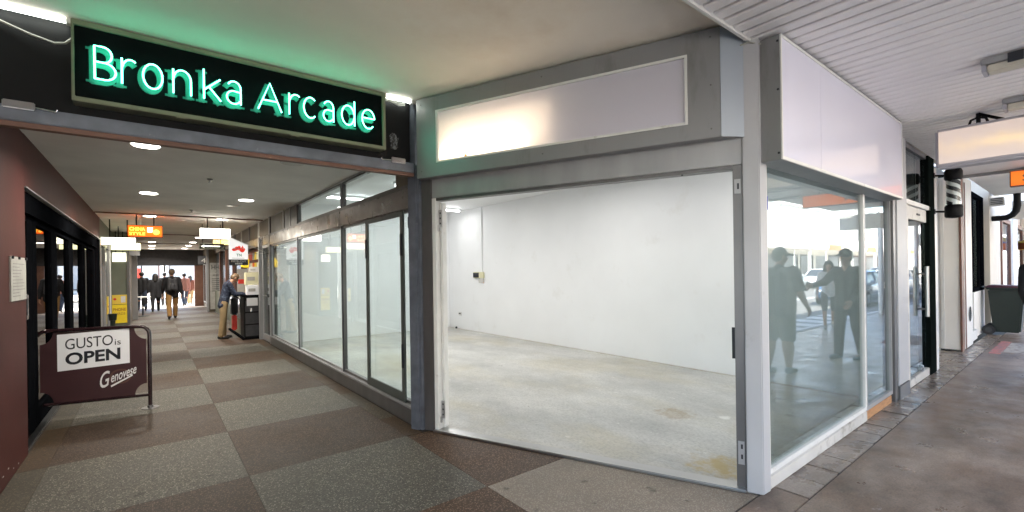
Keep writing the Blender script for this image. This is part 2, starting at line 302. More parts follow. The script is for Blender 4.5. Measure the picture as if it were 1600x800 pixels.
M['bin_green'] = mat('dark green bin plastic', (0.007, 0.014, 0.010), 0.45, var=0.15, vscale=5, bump=0.04)
M['bin_lid'] = mat('dark red bin lid', (0.075, 0.012, 0.02), 0.45, var=0.1, vscale=5)
M['rubber'] = mat('black rubber', (0.014, 0.014, 0.014), 0.75)
M['blue_print'] = mat('blue cloth', (0.03, 0.05, 0.30), 0.7)
M['skin'] = mat('skin', (0.42, 0.22, 0.14), 0.5)
M['skin_tan'] = mat('tanned skin', (0.30, 0.15, 0.09), 0.5)
M['cloth_black'] = mat('black cloth', (0.014, 0.014, 0.017), 0.85, var=0.25, vscale=9)
M['cloth_navy'] = mat('navy cloth', (0.018, 0.024, 0.045), 0.85, var=0.25, vscale=9)
M['cloth_pattern'] = mat('navy patterned shirt cloth', (0.012, 0.018, 0.04), 0.85, dirt=(0.07, 0.095, 0.14), dscale=18, dlo=0.54, dhi=0.6)
M['cloth_khaki'] = mat('khaki cloth', (0.30, 0.215, 0.11), 0.85, var=0.12, vscale=8)
M['cloth_ochre'] = mat('ochre cloth', (0.33, 0.18, 0.06), 0.85, var=0.12, vscale=8)
M['cloth_denim'] = mat('dark denim', (0.03, 0.045, 0.08), 0.85, var=0.2, vscale=8)
M['cloth_brown'] = mat('red brown cloth', (0.14, 0.05, 0.035), 0.85, var=0.15, vscale=8)
M['cloth_pale'] = mat('pale cloth', (0.62, 0.60, 0.60), 0.85, var=0.06, vscale=8)
M['cloth_pink'] = mat('dusky pink cloth', (0.30, 0.16, 0.14), 0.85)
M['cloth_grey'] = mat('charcoal cloth', (0.05, 0.05, 0.055), 0.8, var=0.2, vscale=9)
M['hair_dark'] = mat('dark hair', (0.012, 0.009, 0.008), 0.6)
M['hair_brown'] = mat('grey brown hair', (0.14, 0.09, 0.05), 0.65, var=0.3, vscale=30)
M['shoe_black'] = mat('black shoe', (0.012, 0.012, 0.013), 0.45)
M['shoe_blue'] = mat('blue shoe', (0.02, 0.09, 0.17), 0.55)
M['shoe_grey'] = mat('grey shoe', (0.2, 0.2, 0.2), 0.6)
M['eye'] = mat('eye', (0.02, 0.015, 0.012), 0.2)
M['lip'] = mat('lips', (0.30, 0.10, 0.08), 0.5)
M['car_blue'] = mat('blue car paint', (0.08, 0.17, 0.30), 0.18, 0.3, coat=1.0)
M['car_silver'] = mat('silver car paint', (0.48, 0.50, 0.52), 0.22, 0.6, coat=1.0)
M['car_white'] = mat('white car paint', (0.75, 0.76, 0.77), 0.2, 0, coat=1.0)
M['car_red'] = mat('maroon car paint', (0.22, 0.02, 0.03), 0.2, 0.2, coat=1.0)
M['lamp_clear'] = mat('clear lamp lens', (0.7, 0.72, 0.74), 0.1, 0.4)
M['lamp_red'] = mat('red lamp lens', (0.45, 0.02, 0.02), 0.15)
M['roof_red'] = mat('terracotta roof', (0.28, 0.10, 0.06), 0.8, var=0.2, vscale=6)
M['pane_pale'] = mat('pale curtained pane', (0.42, 0.43, 0.44), 0.3, 0)
M['umb_blue'] = M['blue_print']
M['orange_cloth'] = mat('orange canvas', (0.72, 0.16, 0.03), 0.8)
M['yellow_cloth'] = mat('yellow canvas', (0.75, 0.5, 0.08), 0.8)
M['red_wall'] = mat('red shop board', (0.65, 0.05, 0.04), 0.6)
M['olive'] = mat('olive grey panel', (0.13, 0.14, 0.105), 0.6, var=0.1, vscale=3)
M['brown_glass'] = mat('dusky interior board', (0.13, 0.105, 0.075), 0.5, var=0.25, vscale=3)
M['clear_green'] = mat('grey roadside ground', (0.10, 0.10, 0.09), 0.9, var=0.2, vscale=0.2)

# ------------------------------------------------------------------ mesh helpers
ROOTS = {}

def tag(o, label=None, cat=None, group=None, kind=None):
    if label: o['label'] = label
    if cat: o['category'] = cat
    if group: o['group'] = group
    if kind: o['kind'] = kind
    return o

def thing(name, label, cat, loc=(0, 0, 0), rz=0.0, group=None):
    o = bpy.data.objects.new(name, None); C.objects.link(o)
    o.location = loc; o.rotation_euler = (0, 0, rz); o.empty_display_size = 0.2
    ROOTS[o.name] = Matrix.Translation(Vector(loc)) @ Matrix.Rotation(rz, 4, 'Z')
    return tag(o, label, cat, group)

def link_mesh(name, me, m, parent=None):
    o = bpy.data.objects.new(name, me); C.objects.link(o)
    if m is not None and not me.materials: me.materials.append(m)
    if parent is not None:
        o.parent = parent
        if parent.name in ROOTS: ROOTS[o.name] = ROOTS[parent.name]
    return o

class MB:
    def __init__(s):
        s.bm = bmesh.new()
    def face(s, pts):
        return s.bm.faces.new([s.bm.verts.new(p) for p in pts])
    def hexa(s, p):   # p[0..3] bottom ring, p[4..7] top ring
        v = [s.bm.verts.new(q) for q in p]
        for f in ((3, 2, 1, 0), (4, 5, 6, 7), (0, 1, 5, 4), (1, 2, 6, 5), (2, 3, 7, 6), (3, 0, 4, 7)):
            s.bm.faces.new([v[i] for i in f])
        return s
    def box(s, x0, y0, z0, x1, y1, z1):
        x0, x1 = sorted((x0, x1)); y0, y1 = sorted((y0, y1)); z0, z1 = sorted((z0, z1))
        return s.hexa([(x0, y0, z0), (x1, y0, z0), (x1, y1, z0), (x0, y1, z0), (x0, y0, z1), (x1, y0, z1), (x1, y1, z1), (x0, y1, z1)])
    def fbox(s, F, a0, b0, c0, a1, b1, c1):   # box in a local frame F(a,b,c)->point
        return s.hexa([F(a0, b0, c0), F(a1, b0, c0), F(a1, b1, c0), F(a0, b1, c0), F(a0, b0, c1), F(a1, b0, c1), F(a1, b1, c1), F(a0, b1, c1)])
    def prism(s, poly, off):
        n = len(poly); a = [s.bm.verts.new(p) for p in poly]; b = [s.bm.verts.new(Vector(p) + Vector(off)) for p in poly]
        s.bm.faces.new(a[::-1]); s.bm.faces.new(b)
        for i in range(n): s.bm.faces.new((a[i], a[(i + 1) % n], b[(i + 1) % n], b[i]))
        return s
    def ring(s, outer, inner, off):   # frame between two loops of equal count
        n = len(outer)
        A = [s.bm.verts.new(p) for p in outer]; B = [s.bm.verts.new(p) for p in inner]
        A2 = [s.bm.verts.new(Vector(p) + Vector(off)) for p in outer]; B2 = [s.bm.verts.new(Vector(p) + Vector(off)) for p in inner]
        for i in range(n):
            j = (i + 1) % n
            s.bm.faces.new((A[j], A[i], B[i], B[j])); s.bm.faces.new((A2[i], A2[j], B2[j], B2[i]))
            s.bm.faces.new((A[i], A[j], A2[j], A2[i])); s.bm.faces.new((B[j], B[i], B2[i], B2[j]))
        return s
    def tube(s, pts, r, n=8, closed=False, caps=True):
        pts = [Vector(p) for p in pts]; rs = r if isinstance(r, (list, tuple)) else [r] * len(pts)
        rings = []; up = None
        m = len(pts)
        for i, p in enumerate(pts):
            if closed: d = pts[(i + 1) % m] - pts[i - 1]
            else: d = pts[min(i + 1, m - 1)] - pts[max(i - 1, 0)]
            d.normalize()
            if up is None:
                up = Vector((0, 0, 1)) if abs(d.z) < 0.9 else Vector((1, 0, 0))
            x = d.cross(up)
            if x.length < 1e-6: x = d.orthogonal()
            x.normalize(); y = x.cross(d).normalized(); up = y
            rings.append([s.bm.verts.new(p + rs[i] * (math.cos(2 * PI * k / n) * x + math.sin(2 * PI * k / n) * y)) for k in range(n)])
        for i in range(m if closed else m - 1):
            a, b = rings[i], rings[(i + 1) % m]
            for k in range(n): s.bm.faces.new((a[k], a[(k + 1) % n], b[(k + 1) % n], b[k]))
        if caps and not closed:
            s.bm.faces.new(rings[0][::-1]); s.bm.faces.new(rings[-1])
        return s
    def lathe(s, prof, c, n=20, axis='Z'):
        c = Vector(c); rings = []
        for (r, h) in prof:
            ring = []
            for k in range(n):
                a = 2 * PI * k / n; u, v = r * math.cos(a), r * math.sin(a)
                q = Vector((u, v, h)) if axis == 'Z' else (Vector((h, u, v)) if axis == 'X' else Vector((v, h, u)))
                ring.append(s.bm.verts.new(c + q))
            rings.append(ring)
        for a, b in zip(rings, rings[1:]):
            for k in range(n): s.bm.faces.new((a[k], a[(k + 1) % n], b[(k + 1) % n], b[k]))
        s.bm.faces.new(rings[0][::-1]); s.bm.faces.new(rings[-1])
        return s
    def ell(s, c, r, seg=12, rings=8):
        mtx = Matrix.Translation(Vector(c)) @ Matrix.Diagonal((*([r] * 3 if isinstance(r, (int, float)) else r), 1))
        bmesh.ops.create_uvsphere(s.bm, u_segments=seg, v_segments=rings, radius=1, matrix=mtx); return s
    def cap(s, p0, r0, p1, r1):   # capsule hull between two balls
        t = bmesh.new()
        for p, r in ((p0, r0), (p1, r1)):
            bmesh.ops.create_icosphere(t, subdivisions=2, radius=r, matrix=Matrix.Translation(Vector(p)))
        h = bmesh.ops.convex_hull(t, input=t.verts[:])
        junk = list({e for e in list(h['geom_interior']) + list(h['geom_unused']) if isinstance(e, bmesh.types.BMVert)})
        bmesh.ops.delete(t, geom=junk, context='VERTS')
        me = bpy.data.meshes.new('t'); t.to_mesh(me); t.free(); s.bm.from_mesh(me); bpy.data.meshes.remove(me)
        return s
    def build(s, name, m, parent=None, bevel=0.0, smooth=False, local=False, seg=2):
        bm = s.bm
        bmesh.ops.recalc_face_normals(bm, faces=bm.faces[:])
        if bevel:
            es = [e for e in bm.edges if len(e.link_faces) == 2 and e.calc_face_angle(0) > 0.5]
            bmesh.ops.bevel(bm, geom=es, offset=bevel, segments=seg, affect='EDGES', clamp_overlap=True)
        if parent is not None and parent.name in ROOTS and not local:
            bm.transform(ROOTS[parent.name].inverted())
        if smooth:
            for f in bm.faces: f.smooth = True
            for e in bm.edges:
                if len(e.link_faces) == 2 and e.calc_face_angle(0) > 0.7: e.smooth = False
        me = bpy.data.meshes.new(name); bm.to_mesh(me); bm.free()
        return link_mesh(name, me, m, parent)

def box(name, x0, y0, z0, x1, y1, z1, m, parent=None, bevel=0.0):
    return MB().box(x0, y0, z0, x1, y1, z1).build(name, m, parent, bevel)

def copy_tree(o, parent=None):
    c = o.copy(); C.objects.link(c)
    if parent is not None: c.parent = parent
    for ch in list(o.children): copy_tree(ch, c)
    return c

def children_all(o):
    out = []
    for ch in o.children: out.append(ch); out += children_all(ch)
    return out

def text_mesh(s, shear=0.0, bold=0.0, spacing=1.0):
    cu = bpy.data.curves.new('t', 'FONT'); cu.body = s; cu.size = 1; cu.shear = shear; cu.offset = bold; cu.space_character = spacing
    cu.resolution_u = 4
    ob = bpy.data.objects.new('t', cu); C.objects.link(ob)
    dg = bpy.context.evaluated_depsgraph_get(); me = bpy.data.meshes.new_from_object(ob.evaluated_get(dg))
    bpy.data.objects.remove(ob); bpy.data.curves.remove(cu)
    return me

def text(name, s, m, origin, xdir, updir, w, h, parent=None, shear=0.0, bold=0.0, depth=0.002, spacing=1.0):
    """flat lettering: lower left corner at origin, stretched to w x h, standing proud of its board"""
    me = text_mesh(s, shear, bold, spacing)
    xs = [v.co.x for v in me.vertices]; ys = [v.co.y for v in me.vertices]
    x0, x1, y0, y1 = min(xs), max(xs), min(ys), max(ys)
    xd, ud, o = Vector(xdir).normalized(), Vector(updir).normalized(), Vector(origin)
    nd = xd.cross(ud)
    bm = bmesh.new(); bm.from_mesh(me); bpy.data.meshes.remove(me)
    for v in bm.verts:
        v.co = o + xd * ((v.co.x - x0) / (x1 - x0) * w) + ud * ((v.co.y - y0) / (y1 - y0) * h) + nd * depth
    b = MB(); b.bm.free(); b.bm = bm
    if parent is not None and parent.name in ROOTS: bm.transform(ROOTS[parent.name].inverted())
    me = bpy.data.meshes.new(name); bm.to_mesh(me); bm.free()
    me.materials.clear()
    return link_mesh(name, me, m, parent)

def area(name, loc, direction, sx, sy, watts, col=(1, 1, 1), parent=None, spread=180, shape='RECTANGLE', xaxis=None):
    d = bpy.data.lights.new(name, 'AREA'); d.shape = shape; d.size = sx
    if shape in ('RECTANGLE', 'ELLIPSE'): d.size_y = sy
    d.energy = watts; d.color = col; d.spread = R(spread)
    o = bpy.data.objects.new(name, d); C.objects.link(o)
    z = -Vector(direction).normalized()
    x = Vector(xaxis) if xaxis else (Vector((1, 0, 0)) if abs(z.x) < 0.9 else Vector((0, 1, 0)))
    x = (x - z * x.dot(z)).normalized(); y = z.cross(x)
    Mw = Matrix(((x.x, y.x, z.x, loc[0]), (x.y, y.y, z.y, loc[1]), (x.z, y.z, z.z, loc[2]), (0, 0, 0, 1)))
    if parent is not None and parent.name in ROOTS:
        o.parent = parent; Mw = ROOTS[parent.name].inverted() @ Mw
    o.matrix_local = Mw
    return o

# ------------------------------------------------------------------ ground, paving, road
def struct(name, o):
    o.name = name; o['kind'] = 'structure'; return o

g = MB(); S_ = 600
g.face([(-S_, -S_, -0.16), (S_, -S_, -0.16), (S_, S_, -0.16), (-S_, S_, -0.16)])
struct('ground', g.build('ground', M['clear_green']))
KY = -1.55
struct('road', box('road', -120, -11.0, -0.155, 200, KY, -0.13, M['asphalt']))
struct('cross_road', box('cross_road', -80, 31.6, -0.155, 100, 40.5, -0.13, M['asphalt']))
struct('far_footpath', box('far_footpath', -80, 40.52, -0.155, 100, 60, 0.0, M['cream']))
struct('exit_footpath', box('exit_footpath', -80, 28.42, -0.155, 100, 31.58, -0.004, M['cream']))
struct('opposite_footpath', box('opposite_footpath', -120, -15.0, -0.155, 200, -11.02, 0.0, M['cream']))
fp = struct('footpath', box('footpath', -30, KY + 0.16, -0.15, 60, 1.165, 0.0, M['path']))
# control joints in the footpath: recessed dark strips between slabs
struct('footpath_kerb', box('footpath_kerb', -30, KY, -0.15, 60, KY + 0.155, 0.004, M['kerb'], None, 0.012))
cr = MB()
for k in range(9):
    cr.box(8.8 + k * 1.1, -2.9, -0.13, 9.4 + k * 1.1, -1.62, -0.126)
o = cr.build('crossing_marking', M['road_white']); o['kind'] = 'structure'
o = box('edge_line', -20, -1.98, -0.13, 60, -1.66, -0.1255, M['road_white']); o['kind'] = 'structure'
o = box('centre_line', -40, -6.35, -0.13, 90, -6.22, -0.1255, M['road_white']); o['kind'] = 'structure'
o = box('doormat_marking', 11.6, 0.35, 0.0, 13.0, 0.95, 0.004, M['path_pale']); o['kind'] = 'structure'
rm = MB().box(11.4, 0.22, 0, 13.2, 0.34, 0.0045).box(11.3, 0.96, 0, 13.2, 1.1, 0.0045); o = rm.build('red_marking', M['path_red']); o['kind'] = 'structure'

# edge pavers along the shopfronts
eb = struct('paver_border', box('paver_border', -6, 1.168, -0.15, 14.3, 1.405, -0.006, M['grout']))
pv = None
x = 3.42; k = 0
while x < 14.2:
    w = 0.295
    if pv is None:
        pv = MB().box(0.004, 1.175, -0.1, w - 0.004, 1.400, 0.002).build('paver', M['tile_grey'], eb, 0.003); pv.location.x = x
    else:
        c = pv.copy(); C.objects.link(c); c.location.x = x; c.rotation_euler.x = random.uniform(-0.004, 0.004); c.location.z = random.uniform(-0.002, 0.001)
    x += w
MB().box(-5.9, 1.172, -0.1, 3.41, 1.400, 0.001).build('paver_patch', M['path'], eb, 0.003)

# arcade floor, checker of poured terrazzo panels (parts)
XC = [-0.685, 0.57, 1.875]; Y0 = 1.40; PIT = 1.272
af = MB().box(-4.5, 1.407, -0.15, 2.07, 28.4, -0.008).box(2.07, 1.407, -0.15, 3.2, 4.1, -0.0085)
af = struct('arcade_floor', af.build('arcade_floor', M['grout']))
meshes = {}
def panel(x0, x1, y0, y1, m):
    key = (round(x1 - x0, 3), round(y1 - y0, 3), m.name)
    if key not in meshes:
        o = MB().box(0.0012, 0.0012, -0.05, x1 - x0 - 0.0012, y1 - y0 - 0.0012, 0).build('terrazzo_panel', m, af); meshes[key] = o.data
    else:
        o = link_mesh('terrazzo_panel', meshes[key], None, af)
    o.location = (x0, y0, random.uniform(-0.0008, 0.0008))
ys = [1.41] + [4.02 + PIT * (k - 1) for k in range(0, 20)]
ys = [1.41, 2.70, 4.02] + [4.02 + PIT * k for k in range(1, 20)]
ys = [y for y in ys if y < 28.0] + [28.38]
for j in range(len(ys) - 1):
    par = j % 2
    y0, y1 = ys[j], ys[j + 1]
    cols = [(-0.685, 0.57), (0.57, 1.875)]
    for i, (a, b) in enumerate(cols):
        grey = (i + par) % 2 == 0
        m = M['terr_grey'] if grey else (M['terr_red'] if j == 0 else M['terr_brown'])
        panel(a, b, y0, y1, m)
    if j == 0:
        panel(-1.94, -0.685, y0, y1, M['terr_brown']); panel(-3.2, -1.94, y0, y1, M['terr_grey'])
    elif j == 1:
        panel(-1.94, -0.685, y0, y1, M['terr_grey'])
    else:
        panel(-0.87, -0.685, y0, y1, M['terr_edge'] if par == 0 else M['terr_rust'])
        panel(1.875, 2.035, y0, (y0 + y1) / 2, M['terr_rust'] if par == 0 else M['terr_edge'])
        panel(1.875, 2.035, (y0 + y1) / 2, y1, M['terr_edge'] if par == 0 else M['terr_rust'])
# cut panels before the splayed shopfront
def poly_panel(poly, m):
    MB().prism([(p[0], p[1], -0.05) for p in poly], (0, 0, 0.05)).build('terrazzo_panel', m, af)
def sx(y): return 2.08 + (4.10 - y) * (1.15 / 2.68) - 0.02
poly_panel([(1.878, 2.703), (sx(2.703), 2.703), (sx(4.0), 4.0), (1.878, 4.0)], M['terr_red'])
poly_panel([(1.878, 1.412), (sx(1.412), 1.412), (sx(2.697), 2.697), (1.878, 2.697)], M['terr_pale'])

# ------------------------------------------------------------------ corner shop (empty shop to let)
P = Vector((2.08, 4.10, 0)); Q = Vector((3.23, 1.42, 0)); E_ = (Q - P).normalized(); NV = Vector((E_.y, -E_.x, 0))
def S(s, d, z): return P + E_ * s + NV * d + Vector((0, 0, z))
shop = thing('corner_shop', 'empty white-walled corner shop with bare concrete floor and splayed open front', 'shop', (2.08, 4.1, 0))
SY = 1.41                    # street glass plane
# floor (below the frames) as one L shaped slab
MB().prism([(2.12, 4.16, -0.12), (3.27, 1.45, -0.12), (RX + 0.02, 1.45, -0.12), (RX + 0.02, RY + 0.02, -0.12), (2.12, RY + 0.02, -0.12)], (0, 0, 0.124)).build('shop_floor', M['conc_room'], shop)
MB().box(RX, 1.47, 0.0, RX + 0.2, RY + 0.2, 3.3).build('side_wall', M['white_paint'], shop)
MB().box(2.16, RY, 0.0, RX - 0.002, RY + 0.2, 3.3).build('back_wall', M['white_paint'], shop)
MB().prism([(2.2, 4.18, 3.15), (3.36, 1.48, 3.15), (RX - 0.001, 1.48, 3.15), (RX - 0.001, RY - 0.001, 3.15), (2.2, RY - 0.001, 3.15)], (0, 0, 0.1)).build('shop_ceiling', M['white_paint'], shop)
# --- splayed opening: posts, header, jambs, threshold
MB().fbox(S, -0.10, -0.06, 0, 0.0, 0.05, 3.19).fbox(S, 0.0, -0.10, 0, 0.035, 0.035, 2.6).build('arcade_post', M['steel_blue'], shop, 0.004)
MB().fbox(S, 0.037, -0.10, 0, 0.155, 0.01, 2.5).build('left_post', M['alu_dark'], shop, 0.004)
MB().fbox(S, 0.157, -0.09, 0.0, 0.20, 0.0, 2.26).build('left_jamb', M['white_trim'], shop, 0.003)
MB().fbox(S, 0.157, -0.09, 2.262, 2.85, -0.005, 2.50).build('header', M['alu'], shop, 0.003)
MB().fbox(S, 0.157, -0.10, 2.235, 2.788, -0.012, 2.26).build('header_track', M['alu_dark'], shop, 0.002)
MB().fbox(S, 2.79, -0.11, 0, 2.85, -0.01, 2.26).build('right_jamb', M['alu_dark'], shop, 0.003)
MB().prism([S(2.852, 0.012, 0), S(2.955, 0.012, 0), (3.335, 1.375, 0), (3.335, 1.50, 0), S(2.852, -0.14, 0)], (0, 0, 3.10)).build('corner_post', M['grey_paint'], shop, 0.006)
MB().fbox(S, 0.157, -0.09, 0.0, 2.85, 0.035, 0.022).build('threshold', M['steel'], shop, 0.006)
MB().fbox(S, 2.768, -0.09, 0.9, 2.789, -0.07, 1.12).build('latch_plate', M['ink'], shop)
for a, b in ((2.06, 2.16), (0.18, 0.34)): MB().fbox(S, 2.80, -0.009, a, 2.84, -0.004, b).build('lock_plate', M['alu'], shop)
for a, b in ((2.09, 2.13), (0.22, 0.25), (0.29, 0.32)): MB().fbox(S, 2.818, -0.0035, a, 2.83, 0.001, b).build('lock_slot', M['ink'], shop)
# folded glass leaf and its hinges seen against the left jamb
leaf = MB().fbox(S, 0.205, -0.13, 0.03, 0.235, -0.06, 2.22).build('folded_leaf', M['white_trim'], shop, 0.004)
for z0 in (1.98, 0.12):
    h = MB().fbox(S, 0.2, -0.058, z0, 0.24, -0.05, z0 + 0.17)
    h.fbox(S, 0.2, -0.05, z0 - 0.04, 0.212, -0.03, z0 + 0.02).build('hinge', M['steel'], shop, 0.002)
    for q in range(3): MB().fbox(S, 0.215, -0.0495, z0 + 0.03 + q * 0.05, 0.228, -0.047, z0 + 0.045 + q * 0.05).build('hinge_screw', M['ink'], shop)
MB().fbox(S, 2.45, -0.03, 2.226, 2.462, -0.02, 2.245).build('catch', M['ink'], shop)

# --- street side windows
def frame_y(x0, x1, z0, z1, y, t, d, m, name, parent, top=None, bot=None):
    top = top or t; bot = bot or t
    return MB().ring([(x0, y, z0), (x1, y, z0), (x1, y, z1), (x0, y, z1)], [(x0 + t, y, z0 + bot), (x1 - t, y, z0 + bot), (x1 - t, y, z1 - top), (x0 + t, y, z1 - top)], (0, d, 0)).build(name, m, parent, 0.003)
def frame_x(y0, y1, z0, z1, x, t, d, m, name, parent, top=None, bot=None):
    top = top or t; bot = bot or t
    return MB().ring([(x, y0, z0), (x, y1, z0), (x, y1, z1), (x, y0, z1)], [(x, y0 + t, z0 + bot), (x, y1 - t, z0 + bot), (x, y1 - t, z1 - top), (x, y0 + t, z1 - top)], (d, 0, 0)).build(name, m, parent, 0.003)

MB().box(3.34, 1.385, 0.0, 5.57, 1.47, 0.098).build('street_plinth', M['old_white'], shop, 0.006)
MB().box(5.575, 1.392, 0.0, 6.5, 1.46, 0.086).build('timber_plinth', M['timber'], shop, 0.004)
w = frame_y(3.338, 5.585, 0.10, 2.30, 1.39, 0.035, 0.06, M['white_trim'], 'street_window', shop, top=0.03, bot=0.04)
MB().box(3.37, 1.412, 0.137, 5.552, 1.42, 2.272).build('pane', M['glass_street'], w)
w = frame_y(5.588, 6.56, 0.09, 2.30, 1.392, 0.035, 0.06, M['alu'], 'street_window', shop, top=0.03, bot=0.045)
MB().box(5.62, 1.414, 0.132, 6.527, 1.422, 2.272).build('pane', M['glass_street'], w)
MB().box(6.562, 1.37, 0, 6.68, 1.46, 2.32).build('dark_stile', M['alu_dark'], shop, 0.004)
MB().box(6.683, 1.36, 0.16, 7.14, 1.60, 3.06).build('pier', M['grey_paint'], shop, 0.006)
MB().box(6.681, 1.352, 0.0, 7.145, 1.602, 0.158).build('pier_base', M['alu_dark'], shop, 0.004)
MB().box(3.345, 1.42, 2.302, 6.68, 1.6, 3.3).build('street_bulkhead', M['grey_paint'], shop)
MB().box(3.40, 1.4085, 1.95, 3.43, 1.4115, 2.05).build('blue_sticker', M['blue_print'], shop)

# --- arcade side windows
AX = 2.10
MB().box(2.045, 4.19, 0.0, 2.19, 11.25, 0.155).build('arcade_plinth', M['alu_dark'], shop, 0.005)
MB().box(2.04, 4.19, 0.157, 2.13, 11.25, 0.185).build('arcade_sill', M['alu'], shop, 0.004)
MB().box(2.055, 4.19, 2.20, 2.16, 6.44, 2.43).build('arcade_header', M['alu_head'], shop, 0.004)
MB().box(2.055, 6.455, 2.20, 2.16, 11.25, 2.43).build('arcade_header', M['alu_head'], shop, 0.004)
MB().box(2.05, 4.19, 2.405, 2.17, 11.25, 2.44).build('header_cap', M['alu_dark'], shop, 0.003)
edges = [4.19, 6.44, 8.87, 11.22]
for i in range(3):
    a, b = edges[i], edges[i + 1]
    w = frame_x(a + 0.005, b - 0.005, 0.187, 2.198, 2.075, 0.032, 0.05, M['alu_dark'] if i == 0 else M['alu'], 'arcade_window', shop)
    MB().box(2.096, a + 0.036, 0.218, 2.104, b - 0.036, 2.168).build('pane', M['glass'], w)
    MB().box(2.063, b - 0.045, 0.187, 2.0735, b - 0.022, 2.198).build('mullion_cover', M['ink'], w)
# framed sliding leaf standing before the first pane
dl = frame_x(4.42, 5.48, 0.19, 2.185, 2.052, 0.075, 0.02, M['leaf_grey'], 'sliding_leaf', shop, top=0.05, bot=0.10)
for yy in (4.455, 5.445):
    MB().box(2.038, yy - 0.018, 1.72, 2.0515, yy + 0.018, 1.95).build('leaf_latch', M['ink'], dl, 0.003)
MB().box(2.038, 4.44, 0.55, 2.0515, 4.47, 0.8).build('leaf_handle', M['ink'], dl, 0.003)
text('shop_number', '12', M['ink'], (2.0945, 4.385, 2.005), (0, -1, 0), (0, 0, 1), 0.16, 0.115, shop, spacing=1.1)
# transom lights over the header
for a, b in ((4.62, 6.40), (6.47, 8.82)):
    w = frame_x(a, b, 2.445, 2.80, 2.08, 0.022, 0.05, M['alu_dark'], 'transom_window', shop)
    MB().box(2.098, a + 0.024, 2.468, 2.106, b - 0.024, 2.778).build('pane', M['glass'], w)
MB().box(2.07, 4.19, 2.445, 2.15, 4.60, 2.80).build('transom_infill', M['brown_glass'], shop)
MB().box(2.06, 8.84, 2.445, 2.14, 9.75, 2.80).build('transom_infill', M['alu_dark'], shop)
MB().box(2.05, 9.3, 2.445, 2.0595, 9.38, 2.80).build('transom_post', M['alu'], shop)
MB().box(2.17, 4.2, 2.81, 2.30, 11.2, 3.149).build('bulkhead', M['white_paint'], shop)

# things inside the empty room
t = thing('wall_controller', 'small cream air-conditioner controller with dark screen on white shop wall', 'thermostat', (6.44, 9.55, 1.43))
MB().box(6.452, 9.33, 1.37, 6.497, 9.78, 1.52).build('case', M['paper_cream'], t, 0.008)
MB().box(6.444, 9.52, 1.385, 6.4515, 9.77, 1.505).build('screen', M['ink'], t)
MB().box(6.46, 9.35, 1.25, 6.497, 9.55, 1.365).build('junction_box', M['old_white'], t, 0.006)
o = MB().box(6.47, 9.40, 1.522, 6.498, 9.46, 3.149).build('wall_conduit', M['white_paint'], None, 0.004)
tag(o, 'white vertical conduit running down the wall to the controller', 'conduit')
t = thing('power_outlet', 'small power outlet with two dark holes low on white shop wall', 'outlet', (6.47, 10.48, 0.3))
MB().box(6.484, 10.43, 0.36, 6.497, 10.57, 0.46).build('face_plate', M['white_trim'], t, 0.003)
MB().box(6.474, 10.46, 0.40, 6.4835, 10.54, 0.43).build('socket', M['ink'], t)
o = MB().lathe([(0.012, 0), (0.03, 0.004), (0.03, 0.03), (0.02, 0.05)], (6.43, 10.6, 0.01), 12).build('floor_plug', M['ink'])
tag(o, 'black capped pipe stub at the foot of the white shop wall', 'pipe stub')
def batten(x0, y0, x1, y1, z, label, watts):
    t = thing('ceiling_batten', label, 'tube light', ((x0 + x1) / 2, (y0 + y1) / 2, z), 0, 'fluorescent battens in the empty shop')
    MB().box(x0 - 0.03, y0 - 0.03, z - 0.04, x1 + 0.03, y1 + 0.03, z - 0.002).build('housing', M['white_paint'], t, 0.006)
    MB().tube([(x0, y0, z - 0.065), (x1, y1, z - 0.065)], 0.016, 10).build('tube', M['tube_white'], t, smooth=True)
    L = math.hypot(x1 - x0, y1 - y0)
    area('batten_light', ((x0 + x1) / 2, (y0 + y1) / 2, z - 0.09), (0, 0, -1), L, 0.08, watts, (1, 0.985, 0.96), t, 180, xaxis=(x1 - x0, y1 - y0, 0))
ROOM_W = 3.8
batten(5.0, 10.0, 6.2, 10.0, 3.148, 'bright fluorescent batten nearest the back wall of the empty shop', ROOM_W * 0.35)
batten(2.7, 9.5, 3.9, 9.5, 3.148, 'added fluorescent batten brightening the arcade side at the back of the empty shop', ROOM_W * 1.5)  # added fill fixture, brightens the room behind the arcade windows
batten(3.4, 7.6, 4.6, 7.6, 3.148, 'fluorescent batten on the middle of the empty shop ceiling', ROOM_W * 1.7)
batten(4.2, 5.0, 5.4, 5.0, 3.148, 'fluorescent batten above the splayed opening side of the room', ROOM_W)
batten(4.4, 2.6, 5.6, 2.6, 3.148, 'fluorescent batten nearest the street window of the empty shop', ROOM_W)
# ------------------------------------------------------------------ sign boxes on the shop
def translucent(name, col, tr=0.35, rough=0.15):
    m = bpy.data.materials.new(name); m.use_nodes = True; nt = m.node_tree; b = nt.nodes['Principled BSDF']
    b.inputs['Base Color'].default_value = (*col, 1); b.inputs['Roughness'].default_value = rough
    t_ = N(nt, 'ShaderNodeBsdfTranslucent'); t_.inputs[0].default_value = (0.9, 0.88, 0.84, 1)
    mx = N(nt, 'ShaderNodeMixShader'); mx.inputs[0].default_value = tr
    nt.links.new(b.outputs[0], mx.inputs[1]); nt.links.new(t_.outputs[0], mx.inputs[2]); nt.links.new(mx.outputs[0], nt.nodes['Material Output'].inputs[0])
    return m
M['opal'] = translucent('opal sign face', (0.74, 0.72, 0.82), 0.30)
sb = thing('splay_sign_box', 'silver sign box over the open shopfront, blank opal face glowing at left end', 'sign box', tuple(S(1.4, 0, 2.44)))
z0, z1 = 2.44, 3.19
fr = MB()
out = [S(0.08, 0.12, z0), S(2.73, 0.12, z0), S(2.73, 0.12, z1), S(0.08, 0.12, z1)]
